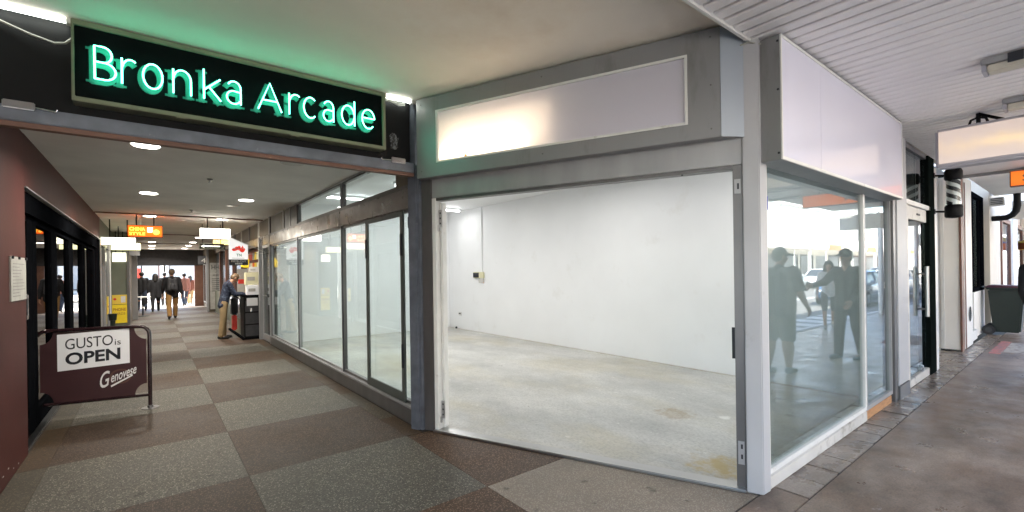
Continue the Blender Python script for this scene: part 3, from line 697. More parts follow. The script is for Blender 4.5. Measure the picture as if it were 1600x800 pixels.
inn = [S(0.31, 0.12, 2.565), S(2.52, 0.12, 2.555), S(2.52, 0.12, 3.045), S(0.31, 0.12, 3.055)]
fr.ring([S(0.08, 0.10, z0), S(2.73, 0.10, z0), S(2.73, 0.10, z1), S(0.08, 0.10, z1)], [p - NV * 0.02 for p in inn], NV * 0.02)
fr.build('face_frame', M['box_grey'], sb, 0.003)
MB().prism([S(0.08, 0.099, z0), S(2.73, 0.099, z0), S(2.865, 0.014, z0), S(0.08, 0.014, z0)], (0, 0, 0.012)).build('bottom_plate', M['box_grey'], sb)
MB().prism([S(0.08, 0.099, z1 - 0.012), S(2.73, 0.099, z1 - 0.012), S(2.865, 0.014, z1 - 0.012), S(0.08, 0.014, z1 - 0.012)], (0, 0, 0.012)).build('top_plate', M['box_grey'], sb)
MB().prism([S(2.732, 0.12, z0 + 0.001), S(2.868, 0.014, z0 + 0.001), S(2.862, 0.010, z0 + 0.001), S(2.726, 0.099, z0 + 0.013)], (0, 0, z1 - z0 - 0.002)).build('end_plate', M['box_end'], sb)
MB().fbox(S, 0.08, 0.014, z0 + 0.013, 0.09, 0.099, z1 - 0.013).build('left_plate', M['box_grey'], sb)
MB().fbox(S, 0.08, 0.003, z0 + 0.001, 2.86, 0.0125, z1 - 0.001).build('back_plate', M['white_paint'], sb)
MB().hexa([p - NV * 0.024 for p in inn] + [p - NV * 0.018 for p in inn]).build('opal_face', M['opal'], sb)
MB().ring([p + NV * 0.0005 for p in inn], [inn[0] + E_ * 0.02 + Zv * 0.018, inn[1] - E_ * 0.02 + Zv * 0.018, inn[2] - E_ * 0.02 - Zv * 0.018, inn[3] + E_ * 0.02 - Zv * 0.018], -NV * 0.018).build('face_bead', M['white_trim'], sb)
tb = MB().tube([S(0.34, 0.045, 2.66), S(1.25, 0.045, 2.66)], 0.014, 8).build('inner_tube', emit('inner warm tube', (1.0, 0.82, 0.5), 3.0), sb, smooth=True)
area('inner_light', tuple(S(0.78, 0.03, 2.64)), NV, 0.85, 0.07, 2.4, (1.0, 0.86, 0.60), sb, 180, xaxis=E_)
area('inner_light', tuple(S(0.90, 0.03, 2.76)), NV, 1.1, 0.36, 1.0, (1.0, 0.80, 0.52), sb, 180, xaxis=E_)
o = MB().prism([S(0.60, 0.1025, 2.568), S(0.665, 0.1025, 2.567), S(0.632, 0.1025, 2.612)], NV * 0.003).build('orange_leaf', M['orange_cloth'], sb)
MB().tube([S(2.80, 0.02, 3.06), S(2.90, 0.03, 3.075), (3.30, 1.345, 3.055)], 0.006, 6).build('conduit', M['cable'], sb, smooth=True)

for (a, z) in ((0.14, 2.50), (0.14, 3.13), (1.4, 2.50), (1.4, 3.13), (2.67, 2.50), (2.67, 2.80), (2.67, 3.13)):
    c = S(a, 0.1205, z)
    MB().prism([c + E_ * 0.006 * math.cos(R(q)) + Zv * 0.006 * math.sin(R(q)) for q in range(0, 360, 45)], NV * 0.003).build('rivet', M['alu_dark'], sb)
ss = thing('street_sign_box', 'blank white acrylic sign box above the street windows, grey metal end', 'sign box', (4.8, 1.3, 2.26))
bx0, bx1, by0, by1, bz0, bz1 = 3.262, 6.40, 1.245, 1.355, 2.255, 3.085
MB().box(bx0, by0 + 0.01, bz0, bx1, by1 + 0.06, bz1).build('casing', M['box_grey'], ss, 0.003)
MB().ring([(bx0 + 0.003, by0, bz0 + 0.002), (bx1 - 0.003, by0, bz0 + 0.002), (bx1 - 0.003, by0, bz1 - 0.002), (bx0 + 0.003, by0, bz1 - 0.002)],
          [(bx0 + 0.018, by0, bz0 + 0.024), (bx1 - 0.02, by0, bz0 + 0.024), (bx1 - 0.02, by0, bz1 - 0.02), (bx0 + 0.018, by0, bz1 - 0.02)], (0, 0.009, 0)).build('trim_frame', M['white_trim'], ss)
for (xa, xb) in ((bx0 + 0.019, 3.98), (3.982, bx1 - 0.021)):
    MB().box(xa, by0 + 0.004, bz0 + 0.025, xb, by0 + 0.0095, bz1 - 0.021).build('acrylic_face', M['acrylic'], ss)
for (yy, zz) in ((by0 + 0.02, 2.30), (by0 + 0.02, 2.72), (by0 + 0.02, 3.04), (by1 + 0.04, 2.33), (by1 + 0.04, 2.68)):
    MB().lathe([(0.008, -0.004), (0.007, 0.0)], (bx0 - 0.0005, yy, zz), 8, 'X').build('screw', M['ink'], ss)

# ------------------------------------------------------------------ entrance beam and neon sign
beam = thing('entrance_beam', 'black beam across the arcade mouth with a blue grey steel rail', 'beam', (0.5, 4.12, 2.48))
MB().box(-2.6, 4.12, 2.60, 2.0, 4.26, 3.22).build('fascia_board', M['black'], beam)
MB().box(-2.6, 4.03, 2.505, 2.0, 4.118, 2.598).build('steel_rail', M['steel_blue'], beam, 0.006)
MB().box(-2.6, 4.04, 2.472, 2.0, 4.10, 2.503).build('under_rail', M['brown_edge'], beam)
for (xx, sgn) in ((-0.62, 1), (1.83, -1)):
    l = MB().box(xx - 0.07, 4.005, 2.572, xx + 0.07, 4.029, 2.622).build('latch', M['chrome'], beam, 0.005)
    MB().tube([(xx + sgn * 0.07, 4.012, 2.592), (xx + sgn * 0.16, 4.012, 2.585), (xx + sgn * 0.165, 4.012, 2.60)], 0.006, 6).build('latch_pin', M['chrome'], l)
# paste-up sticker on the fascia
sk = MB(); cx = 1.835; cz = 2.80
outl = [(-.035, -.07), (.02, -.075), (.04, -.05), (.03, -.02), (.045, .02), (.05, .045), (.03, .04), (.02, .075), (-.02, .08), (-.045, .05), (-.04, .0), (-.03, -.02)]
sk.prism([(cx + a, 4.118, cz + b) for a, b in outl], (0, -0.002, 0)); sk.build('sticker', mat('grey paste-up print', (0.16, 0.17, 0.18), 0.6, dirt=(0.02, 0.02, 0.02), dscale=40, dlo=0.45, dhi=0.52), beam)
MB().box(-2.6, 4.08, 3.21, 2.0, 4.118, 3.245).build('light_shelf', M['sign_rim'], beam)

sg = thing('arcade_sign', 'black sign reading Bronka Arcade in glowing green neon letters', 'neon sign', (0.66, 4.0, 2.68))
a0, a1, c0, c1 = -0.385, 1.70, 2.672, 3.195
MB().box(a0 + 0.012, 4.004, c0 + 0.02, a1 - 0.012, 4.08, c1 - 0.03).build('backing_board', M['sign_black'], sg)
MB().ring([(a0, 3.985, c0), (a1, 3.985, c0), (a1, 3.985, c1), (a0, 3.985, c1)], [(a0 + 0.014, 3.985, c0 + 0.03), (a1 - 0.03, 3.985, c0 + 0.03), (a1 - 0.03, 3.985, c1 - 0.035), (a0 + 0.014, 3.985, c1 - 0.035)], (0, 0.13, 0)).build('rim', M['sign_rim'], sg, 0.004)
for i in range(2):
    MB().box(0.15 + i * 0.75, 3.99, c0 - 0.006, 0.21 + i * 0.75, 4.08, c0 - 0.0005).build('bracket', M['sign_rim'], sg)

def arc(cx, cy, rx, ry, a0, a1, n=14):
    return [(cx + rx * math.cos(R(a0 + (a1 - a0) * i / n)), cy + ry * math.sin(R(a0 + (a1 - a0) * i / n))) for i in range(n + 1)]
# single stroke letters, unit width and unit cap height
XH = 0.66
GL = {
    'B': ([[(0.08, 0), (0.08, 1), (0.4, 1)] + arc(0.45, 0.76, 0.35, 0.24, 90, -90, 10) + [(0.1, 0.52)], [(0.4, 0.52)] + arc(0.5, 0.26, 0.46, 0.26, 90, -90, 10) + [(0.08, 0)]], 1),
    'r': ([[(0.25, 0), (0.25, XH)], [(0.25, 0.40)] + arc(0.68, 0.36, 0.42, 0.29, 160, 55, 8)], XH),
    'o': ([arc(0.5, 0.33, 0.45, 0.33, 90, 450, 24)], XH),
    'n': ([[(0.1, 0), (0.1, XH)], [(0.1, 0.38)] + arc(0.52, 0.40, 0.40, 0.26, 165, 0, 10) + [(0.92, 0)]], XH),
    'k': ([[(0.1, 0), (0.1, 1)], [(0.92, XH - 0.04), (0.12, 0.26)], [(0.35, 0.36), (0.95, 0)]], 1),
    'a': ([arc(0.5, 0.46, 0.38, 0.20, 150, 0, 9) + [(0.88, 0.0)], [(0.88, 0.36)] + arc(0.48, 0.19, 0.40, 0.19, 70, 330, 12)], XH),
    'A': ([[(0.0, 0), (0.5, 1), (1.0, 0)], [(0.2, 0.36), (0.8, 0.36)]], 1),
    'c': ([arc(0.55, 0.33, 0.46, 0.33, 50, 310, 16)], XH),
    'd': ([[(0.92, 0), (0.92, 1)], arc(0.48, 0.33, 0.42, 0.33, 10, 350, 18)], 1),
    'e': ([[(0.08, 0.36), (0.92, 0.36)] + arc(0.5, 0.33, 0.43, 0.33, 5, 315, 18)], XH),
}
SERIF = {'B': [(0.08, 0), (0.08, 1)], 'r': [(0.25, 0), (0.25, XH)], 'n': [(0.1, 0), (0.92, 0), (0.1, XH)], 'k': [(0.1, 0), (0.95, 0), (0.1, 1)], 'a': [(0.95, 0)], 'A': [(0.0, 0), (1.0, 0)], 'd': [(0.95, 0), (0.92, 1)]}
LET = [('B', -0.282, -0.165), ('r', -0.165, -0.061), ('o', -0.036, 0.08), ('n', 0.122, 0.245), ('k', 0.30, 0.422), ('a', 0.444, 0.556), ('A', 0.659, 0.823), ('r', 0.85, 0.966), ('c', 0.978, 1.092), ('a', 1.133, 1.235), ('d', 1.285, 1.412), ('e', 1.46, 1.59)]
BASE, CAP = 2.826, 0.212
def VZ(v, lower):
    if not lower: return v
    return v * 1.2 if v <= XH else XH * 1.2 + (v - XH) * (1 - XH * 1.2) / (1 - XH)
def ribbon(mb, pts, w, y):
    for i in range(len(pts) - 1):
        a, b = Vector((pts[i][0], 0, pts[i][1])), Vector((pts[i + 1][0], 0, pts[i + 1][1]))
        d = (b - a)
        if d.length < 1e-5: continue
        d.normalize(); p = Vector((-d.z, 0, d.x)) * w * 0.5
        yy = y - i * 0.00003
        q = [a - d * w * 0.3 - p, b + d * w * 0.3 - p, b + d * w * 0.3 + p, a - d * w * 0.3 + p]
        mb.prism([(v.x, yy, v.z) for v in q], (0, -0.006, 0))
for ch, xa, xb in LET:
    strokes, _ = GL[ch]; wd = xb - xa
    hs = 1.0 + (0.12 if ch.islower() and ch not in 'kd' else 0)
    tb = MB(); bk = MB()
    for sk_ in strokes:
        pp = [(xa + u * wd, BASE + VZ(v, ch.islower()) * CAP) for u, v in sk_]
        tb.tube([(u, 3.955, v) for u, v in pp], 0.0052, 8)
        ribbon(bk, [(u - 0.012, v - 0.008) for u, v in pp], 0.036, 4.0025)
    for u, v in SERIF.get(ch, []):
        X = xa + u * wd - 0.012; Z = BASE + VZ(v, ch.islower()) * CAP - 0.008
        bk.box(X - 0.034, 3.9962, Z - 0.007, X + 0.034, 4.003, Z + 0.007)
    lt = bk.build('letter', M['neon_back'], sg)
    tb.build('neon_tube', M['neon'], lt, smooth=True)
    lx = (xa + xb) / 2

def tube_light(x0, x1, label):
    t = thing('tube_light', label, 'tube light', ((x0 + x1) / 2, 4.05, 3.19))
    MB().tube([(x0, 4.05, 3.193), (x1, 4.05, 3.193)], 0.017, 10).build('tube', M['tube'], t, smooth=True)
    for xx in (x0, x1): MB().box(xx - 0.012, 4.03, 3.172, xx + 0.012, 4.078, 3.212).build('end_cap', M['white_trim'], t, 0.003)
    area('tube_glow', ((x0 + x1) / 2, 4.05, 3.215), (0, -0.7, 1), x1 - x0, 0.03, 0.3, (0.75, 1.0, 0.86), t, 180)
tube_light(-1.25, -0.40, 'glowing fluorescent tube at ceiling left of the neon sign')
tube_light(1.72, 1.99, 'short glowing fluorescent tube at ceiling right of the neon sign')
cpts = [(-0.95, 4.1, 3.14), (-0.72, 4.09, 3.12), (-0.58, 4.085, 3.07), (-0.47, 4.085, 3.045), (-0.42, 4.085, 3.06), (-0.388, 4.085, 3.10)]
o = MB().tube(cpts, 0.008, 6).build('sagging_cable', M['cable'], smooth=True)
tag(o, 'grey cable sagging across the black beam into the neon sign', 'cable')
ce = MB()
random.seed(3)
for k in range(5):
    z = 3.16 + 0.012 * k
    ce.tube([(1.72, 4.085 - 0.004 * k, z), (1.78, 4.06, z - 0.02 * random.random()), (1.86, 4.06, z - 0.03), (1.93, 4.07, z - 0.02 + 0.02 * random.random())], 0.005, 5)
o = ce.build('cable_bundle', M['cable'], smooth=True); tag(o, 'tangle of thin cables beside the right end of the neon sign', 'cable')

# ------------------------------------------------------------------ ceilings
CZ = 3.205
o = MB().prism([(-7, 1.44, CZ), (3.33, 1.44, CZ), (2.05, 4.118, CZ), (-7, 4.118, CZ)], (0, 0, 0.12)).build('entrance_ceiling', M['plaster']); o['kind'] = 'structure'
o = MB().box(-1.4, 4.262, 2.82, 2.068, 28.3, 2.95).build('arcade_ceiling', M['arcade_ceil']); o['kind'] = 'structure'
for yy in (11.95, 17.5, 22.5):
    MB().box(-0.86, yy, 2.795, 2.05, yy + 0.06, 2.8185).build('ceiling_strip', M['brown_edge'], o)
vs = MB().box(-7, KY - 0.2, 3.135, 11.2, 1.425, 3.36).build('verandah_roof', M['alu'])
tag(vs, 'street verandah with ribbed pale metal soffit over the footpath', 'verandah')
pm = None; x = -6.9; i = 0
PW = 0.125
while x < 11.15:
    if pm is None:
        pb = MB(); y0, y1 = KY - 0.15, 1.415
        # wide flat pan with a raised lip at one edge: reads as a ribbed soffit
        prof = [(0.0, 0.03), (0.0, 0.008), (0.01, 0.0), (PW - 0.038, 0.0), (PW - 0.027, 0.01), (PW - 0.027, 0.03)]
        pb.prism([(a, y0, 3.10 + b) for a, b in prof], (0, y1 - y0, 0)); pm = pb.build('soffit_plank', M['soffit'], vs); pm.location.x = x
        ROOTS.pop(pm.name, None)
    else:
        c = pm.copy(); C.objects.link(c); c.location.x = x; c.location.z = random.uniform(-0.0015, 0.0015)
    x += PW
MB().box(-6.95, KY - 0.15, 3.1305, 11.19, 1.415, 3.1345).build('soffit_gap_shade', M['grout'], vs)  # dark sheet: shade of the gaps between planks put in as colour
MB().box(-7, 1.418, 3.085, 3.25, 1.438, 3.204).build('soffit_edge', M['white_trim'], vs)
MB().box(-7, KY - 0.28, 2.98, 11.2, KY - 0.205, 3.48).build('verandah_fascia', M['cream2'], vs)
MB().box(11.2, KY - 0.2, 3.05, 11.26, 1.41, 3.36).build('verandah_end', M['alu'], vs)
t = thing('verandah_post', 'slender pale verandah post at the kerb by the road', 'post', (9.7, -1.25, 0))
MB().lathe([(0.055, 0.0), (0.055, 3.1)], (9.7, -1.25, 0), 14).build('shaft', M['steel_blue'], t, smooth=True)
MB().box(9.6, -1.35, 0.002, 9.8, -1.15, 0.03).build('base_plate', M['steel'], t, 0.004)

# upper floors over the arcade
ub = thing('arcade_building', 'rendered two-storey building above the arcade and verandah', 'building', (2, 12, 3.4))
MB().box(-12, 1.46, 3.34, 11.0, 28.3, 8.2).build('upper_wall', M['cream'], ub)
MB().box(-12.2, 1.2, 8.202, 11.2, 28.5, 8.5).build('parapet', M['cream2'], ub)
for k in range(6):
    w = MB().box(-10 + k * 3.4, 1.40, 4.6, -8.4 + k * 3.4, 1.455, 6.8).build('upper_window', M['white_trim'], ub)
    MB().box(-9.9 + k * 3.4, 1.385, 4.7, -8.5 + k * 3.4, 1.398, 6.7).build('pane', M['glass_far'], w)

# ------------------------------------------------------------------ downlights
spots = [(-0.03, 5.65), (-0.02, 8.9), (-0.02, 12.3), (0.02, 15.4), (0.02, 18.6), (0.02, 21.6), (0.02, 24.4), (0.02, 26.8),
         (1.278, 8.9), (1.278, 12.3), (1.278, 15.6), (1.27, 18.6), (1.26, 21.4), (1.25, 23.8), (1.22, 26.3)]
def downlight(x, y, lit=True, watts=5.8):
    row = 'left' if x < 0.5 else 'right'
    t = thing('downlight', '', 'downlight', (x, y, 2.82), 0, 'recessed downlights along the arcade ceiling')
    MB().lathe([(0.10, -0.003), (0.122, -0.008), (0.126, 0.0), (0.11, 0.001)], (x, y, 2.818), 20).build('trim_ring', M['white_trim'], t, smooth=True)
    MB().lathe([(0.105, -0.012), (0.105, -0.0085)], (x, y, 2.818), 20).build('lens', M['down'] if lit else M['down_off'], t)
    if lit: area('downlight_lamp', (x, y, 2.80), (0, 0, -1), 0.17, 0.17, watts, (1.0, 0.93, 0.82), t, 150, 'DISK')
    return t
words = ['nearest', 'second', 'third', 'fourth', 'fifth', 'sixth', 'seventh', 'eighth']
li = ri = 0
for (x, y) in spots:
    t = downlight(x, y)
    if x < 0.5:
        t['label'] = 'lit round downlight, %s in the left ceiling row from the neon sign' % words[li]; li += 1
    else:
        t['label'] = 'lit round downlight, %s lit one in the right ceiling row' % words[ri]; ri += 1
t = downlight(1.277, 5.65, False); t['label'] = 'unlit round downlight just behind the entrance beam'
t = downlight(1.2, 9.75, False); t['label'] = 'small dark unlit downlight beyond the first lit right one'

for (x, y, lb) in ((0.62, 7.2, 'small sprinkler head on the arcade ceiling between the near downlights'), (0.62, 10.8, 'small sprinkler head on the arcade ceiling before the hanging signs')):
    t = thing('sprinkler_head', lb, 'sprinkler', (x, y, 2.8))
    MB().lathe([(0.03, 0.012), (0.035, 0.0), (0.012, -0.01), (0.010, -0.03), (0.022, -0.035), (0.022, -0.04)], (x, y, 2.807), 12).build('head', M['steel'], t, smooth=True)
# ------------------------------------------------------------------ left: cafe
LX = -0.87
cafe = thing('cafe', 'maroon walled cafe with black framed folding glass doors', 'cafe', (LX, 5.8, 0))
MB().prism([(LX, 5.80, 0), (LX, 4.0, 0), (-2.6, 1.45, 0), (-3.2, 1.45, 0), (-3.2, 5.8, 0)], (0, 0, 2.815)).build('wall', M['maroon'], cafe)
MB().prism([(-0.872, 4.0, 2.818), (-2.61, 1.46, 2.818), (-3.2, 1.46, 2.818), (-3.2, 4.0, 2.818)], (0, 0, 0.38)).build('upper_wall', M['maroon'], cafe)
MB().box(LX - 0.25, 5.802, 2.36, LX, 13.2, 2.819).build('door_head', M['maroon'], cafe)
MB().box(LX - 0.25, 5.805, 2.345, LX + 0.012, 13.19, 2.3585).build('head_trim', M['alu'], cafe)
MB().box(LX - 0.2, 5.803, 2.15, LX - 0.03, 13.18, 2.343).build('head_frame', M['frame_black'], cafe)
MB().box(LX - 0.24, 5.803, -0.01, LX - 0.02, 13.18, 0.012).build('door_track', M['steel'], cafe)
MB().box(LX - 0.24, 13.0, 0, LX, 13.2, 2.34).build('end_jamb', M['frame_black'], cafe)
fold = [(5.81, 6.60), (6.61, 7.9), (7.91, 9.4), (9.41, 11.0), (11.01, 12.98)]
for i, (a, b) in enumerate(fold):
    lf = frame_x(a, b, 0.014, 2.148, LX - 0.13, 0.20 if i else 0.26, 0.06, M['frame_black'], 'door_leaf', cafe, top=0.06, bot=0.18)
    MB().box(LX - 0.108, a + 0.19, 0.19, LX - 0.1, b - 0.19, 2.09).build('pane', M['glass_dark'], lf)
h = MB().box(LX - 0.055, 6.02, 1.16, LX - 0.03, 6.12, 1.40)
h.build('door_handle', M['chrome'], cafe, 0.008)
MB().box(LX - 0.032, 6.05, 1.2, LX - 0.028, 6.09, 1.36).build('handle_recess', M['ink'], cafe)
# dim cafe interior behind the glass
MB().box(-5.2, 5.81, -0.02, LX - 0.25, 13.2, 0.0).build('cafe_floor', M['brown_glass'], cafe)
MB().box(-5.4, 5.81, 0, -5.2, 13.2, 2.9).build('cafe_back_wall', M['olive'], cafe)
MB().box(-5.2, 13.202, 0, LX, 13.3, 2.9).build('cafe_end_wall', M['olive'], cafe)
MB().box(-5.2, 5.81, 2.82, LX - 0.26, 13.2, 2.9).build('cafe_ceiling', M['brown_glass'], cafe)
MB().box(-4.6, 7.2, 0.001, -4.0, 11.5, 1.1).build('cafe_counter', M['cloth_brown'], cafe, 0.02)
random.seed(21)
for k in range(4):
    y_ = 4.95 + 0.15 * k + random.uniform(-0.04, 0.04); z_ = 0.03 + random.random() * 0.09; w_ = random.uniform(0.015, 0.04); h_ = random.uniform(0.004, 0.012)
    MB().prism([(LX - 0.001, y_, z_), (LX - 0.001, y_ + w_, z_ + h_ * 0.2), (LX - 0.001, y_ + w_ * 0.8, z_ + h_), (LX - 0.001, y_ + w_ * 0.2, z_ + h_ * 0.8)], (0.0025, 0, 0)).build('paint_chip', M['old_white'], cafe)
nb = thing('notice_board', 'grey menu sheet pinned to the maroon wall by the door', 'notice', (LX, 5.47, 1.37))
MB().box(LX + 0.001, 5.2, 1.365, LX + 0.012, 5.74, 1.72).build('sheet', M['paper_grey'], nb)
for yy in (5.23, 5.46, 5.71):
    MB().lathe([(0.012, 0.0), (0.012, 0.012)], (LX + 0.012, yy, 1.712), 8, 'X').build('pin', M['ink'], nb)
pr = MB()
for k in range(11):
    pr.box(LX + 0.0122, 5.26, 1.40 + k * 0.026, LX + 0.0135, 5.26 + random.uniform(0.2, 0.42), 1.406 + k * 0.026)
pr.build('print_lines', mat('faint grey print', (0.22, 0.21, 0.2), 0.6), nb)

# cafe barrier
A = Vector((-0.03, 6.86, 0)); B = Vector((-1.0, 7.085, 0)); ed = (B - A).normalized(); en = Vector((ed.y, -ed.x, 0))
if en.y > 0: en = -en
bar = thing('cafe_barrier', 'maroon cafe barrier with a GUSTO is OPEN poster beside the doors', 'barrier', tuple(A))
def BF(s, d, z): return A + ed * s + en * d + Vector((0, 0, z))
rail = [BF(0.0, 0, 0.01)] + [BF(0.0, 0, 0.87)] + [BF(0.09 - 0.09 * math.cos(R(a)), 0, 0.87 + 0.09 * math.sin(R(a))) for a in (20, 40, 60, 80)] + [BF(0.14, 0, 0.962), BF(0.88, 0, 0.962)] + [BF(0.90 + 0.09 * math.sin(R(a)), 0, 0.872 + 0.09 * math.cos(R(a))) for a in (20, 40, 60, 80)] + [BF(0.99, 0, 0.87), BF(0.99, 0, 0.01)]
MB().tube(rail, 0.021, 10).build('frame_rail', M['fence_rail'], bar, smooth=True)
MB().tube([BF(0.0, 0, 0.155), BF(0.99, 0, 0.155)], 0.017, 10).build('lower_rail', M['fence_rail'], bar, smooth=True)
for s in (0.0, 0.99):
    MB().lathe([(0.085, 0.001), (0.085, 0.007), (0.03, 0.012), (0.026, 0.035)], tuple(BF(s, 0, 0)), 18).build('foot_plate', M['alu_dark'], bar)
# canvas with scooped corners
cv = []
def scoop(cx, cz, a0, a1):
    return [(cx + 0.11 * math.cos(R(a0 + (a1 - a0) * i / 8)), cz + 0.13 * math.sin(R(a0 + (a1 - a0) * i / 8))) for i in range(9)]
cv += scoop(0.03, 0.165, 90, 0); cv += scoop(0.96, 0.165, 180, 90); cv += scoop(0.96, 0.945, 270, 180); cv += scoop(0.03, 0.945, 0, -90)
MB().prism([BF(s, -0.004, z) for s, z in cv], en * 0.006).build('canvas', M['fence_maroon'], bar)
po = MB().hexa([BF(0.185, 0.003, 0.548), BF(0.815, 0.003, 0.512), BF(0.815, 0.005, 0.512), BF(0.185, 0.005, 0.548), BF(0.185, 0.003, 0.946), BF(0.815, 0.003, 0.916), BF(0.815, 0.005, 0.916), BF(0.185, 0.005, 0.946)])
po = po.build('poster', M['paper'], bar)
xd = (BF(0.185, 0, 0.548) - BF(0.815, 0, 0.512)).normalized()
text('poster_word', 'GUSTO', M['ink'], BF(0.748, 0.0055, 0.745), xd, (0, 0, 1), 0.415, 0.118, po, depth=0.001, spacing=0.98)
text('poster_word', 'is', M['ink'], BF(0.318, 0.0055, 0.765), xd, (0, 0, 1), 0.055, 0.062, po, depth=0.001)
text('poster_word', 'OPEN', M['ink'], BF(0.748, 0.0055, 0.572), xd, (0, 0, 1), 0.48, 0.135, po, bold=0.03, depth=0.001)
lg = MB()
cxs, czs = 0.27, 0.40
lg.ring([BF(cxs + 0.10 * math.cos(R(a)), 0.0025, czs + 0.085 * math.sin(R(a))) for a in range(0, 360, 15)], [BF(cxs + 0.082 * math.cos(R(a)), 0.0025, czs + 0.067 * math.sin(R(a))) for a in range(0, 360, 15)], en * 0.001)
lg.build('logo_ring', mat('dull brown logo ring', (0.10, 0.04, 0.03), 0.6), bar)
xd2 = (-ed + Vector((0, 0, 0.38))).normalized(); ud2 = (Vector((0, 0, 1)) + ed * 0.05).normalized()
text('logo_word', 'G', M['white_print'], BF(0.452, 0.004, 0.275), xd2, ud2, 0.10, 0.175, bar, shear=0.3, bold=0.01)
text('logo_word', 'enovese', M['white_print'], BF(0.355, 0.004, 0.335), xd2, ud2, 0.25, 0.075, bar, shear=0.35, bold=0.012)
sw = MB(); sw.prism([BF(0.36, 0.004, 0.305), BF(0.355, 0.004, 0.285), BF(0.16, 0.004, 0.395), BF(0.16, 0.004, 0.412)], en * 0.002); sw.build('logo_swash', M['white_print'], bar)

# ------------------------------------------------------------------ arcade: hanging signs
def lightbox(label, x0, x1, z0, z1, y, m, depth=0.12, hang=True, case=None, group=None, name='hanging_sign'):
    t = thing(name, label, 'sign', ((x0 + x1) / 2, y, z0), 0, group)
    MB().box(x0, y + 0.004, z0, x1, y + depth - 0.004, z1).build('casing', case or M['box_grey'], t, 0.004)
    for yy in (y, y + depth - 0.003):
        MB().box(x0 + 0.008, yy, z0 + 0.008, x1 - 0.008, yy + 0.003, z1 - 0.008).build('lit_face', m, t)
    if hang:
        for f in (0.25, 0.75):
            xx = x0 + (x1 - x0) * f
            MB().tube([(xx, y + depth / 2, z1), (xx, y + depth / 2, 2.818)], 0.012, 6).build('hanger', M['black'], t)
    return t
cs = lightbox('small orange lit sign with yellow letters hung from the arcade ceiling', -0.375, 0.19, 2.35, 2.59, 12.05, M['orange_lit'], case=mat('dark red casing', (0.16, 0.03, 0.02), 0.5))
text('sign_word', 'CHINA', M['yellow_lit'], (-0.345, 12.048, 2.475), (1, 0, 0), (0, 0, 1), 0.25, 0.075, cs, bold=0.03)
text('sign_word', 'STYLE', M['yellow_lit'], (-0.345, 12.048, 2.385), (1, 0, 0), (0, 0, 1), 0.25, 0.06, cs, bold=0.03)
MB().prism([(0.085 + 0.055 * math.cos(R(a)), 12.048, 2.455 + 0.055 * math.sin(R(a))) for a in range(0, 360, 20)], (0, -0.003, 0)).build('emblem', M['green_lit'], cs)
MB().prism([(-0.06, 12.0485, 2.45), (0.02, 12.0485, 2.45), (0.03, 12.0485, 2.55), (-0.06, 12.0485, 2.55)], (0, -0.002, 0)).build('emblem_panel', M['cream_lit'], cs)
lightbox('bright blank white lit sign hung beside the keys sign', 0.83, 1.41, 2.345, 2.58, 12.0, M['white_lit'])
ar = lightbox('small black sign with a cream arrow below the blank white sign', 0.93, 1.45, 2.20, 2.335, 13.6, M['black'], case=M['sign_rim'], hang=False)
MB().prism([(0.965, 13.596, 2.265), (1.03, 13.596, 2.30), (1.02, 13.596, 2.275), (1.36, 13.596, 2.275), (1.36, 13.596, 2.255), (1.02, 13.596, 2.255), (1.03, 13.596, 2.23)], (0, -0.003, 0)).build('arrow', M['cream_lit'], ar)
for xx in (1.0, 1.38):
    MB().tube([(xx, 13.66, 2.335), (xx, 13.66, 2.818)], 0.008, 6).build('hanger', M['black'], ar)
lightbox('small amber lit sign tucked behind the keys sign', 1.30, 1.72, 2.36, 2.50, 14.6, M['amber_lit'], hang=True)
lightbox('long cream lit sign at the end of the cafe front', -0.87, -0.27, 2.24, 2.42, 13.4, M['cream_lit'])
lightbox('yellowish lit sign behind the long cream one', -0.80, -0.21, 2.21, 2.40, 15.2, M['lime_lit'])
lightbox('lowest small cream lit sign at left of the arcade', -0.87, -0.56, 1.96, 2.22, 17.0, M['cream_lit'], hang=True)
lightbox('far grey unlit sign above the arcade left side', -0.75, -0.30, 2.22, 2.38, 19.5, M['box_grey'])

# keys sign
ks = thing('keys_sign', 'white KEYS CUT HERE board with red map, bracketed off the shopfront', 'sign', (1.4, 11.7, 1.8))
ky = 11.7; kx0, kx1 = 1.335, 1.70
zt0, zt1, zb, zk = 2.375, 2.20, 1.885, 1.755
MB().prism([(kx0, ky, zb), (kx1, ky, zb + 0.0), (kx1, ky, zt1), (kx0, ky, zt0)], (0, 0.03, 0)).build('board', M['lit_board'], ks)
MB().prism([(kx0, ky - 0.002, zk), (kx1, ky - 0.002, zk), (kx1, ky - 0.002, zb - 0.002), (kx0, ky - 0.002, zb - 0.002)], (0, 0.034, 0)).build('lower_board', M['ink'], ks)
aus = [(0.0, 0.42), (0.04, 0.30), (0.12, 0.22), (0.28, 0.26), (0.42, 0.36), (0.52, 0.36), (0.60, 0.28), (0.66, 0.12), (0.80, 0.05), (0.92, 0.16), (1.0, 0.40), (0.97, 0.58), (0.88, 0.68), (0.80, 0.98), (0.74, 0.72), (0.64, 0.66), (0.66, 0.86), (0.52, 0.92), (0.44, 0.80), (0.32, 0.82), (0.20, 0.64), (0.06, 0.56)]
MB().prism([(kx0 + 0.055 + u * 0.255, ky - 0.0005, 2.03 + v * 0.17) for u, v in aus], (0, -0.002, 0)).build('red_map', M['red_lit'], ks)
text('map_word', 'MINUTE', M['white_print'], (kx0 + 0.075, ky - 0.003, 2.108), (1, 0, 0), (0, 0, 1), 0.215, 0.032, ks, bold=0.02)
text('key_mark', 'TN', M['green_print'], (kx0 + 0.14, ky - 0.001, 1.95), (1, 0, 0), (0, 0, 1), 0.10, 0.06, ks, bold=0.02)
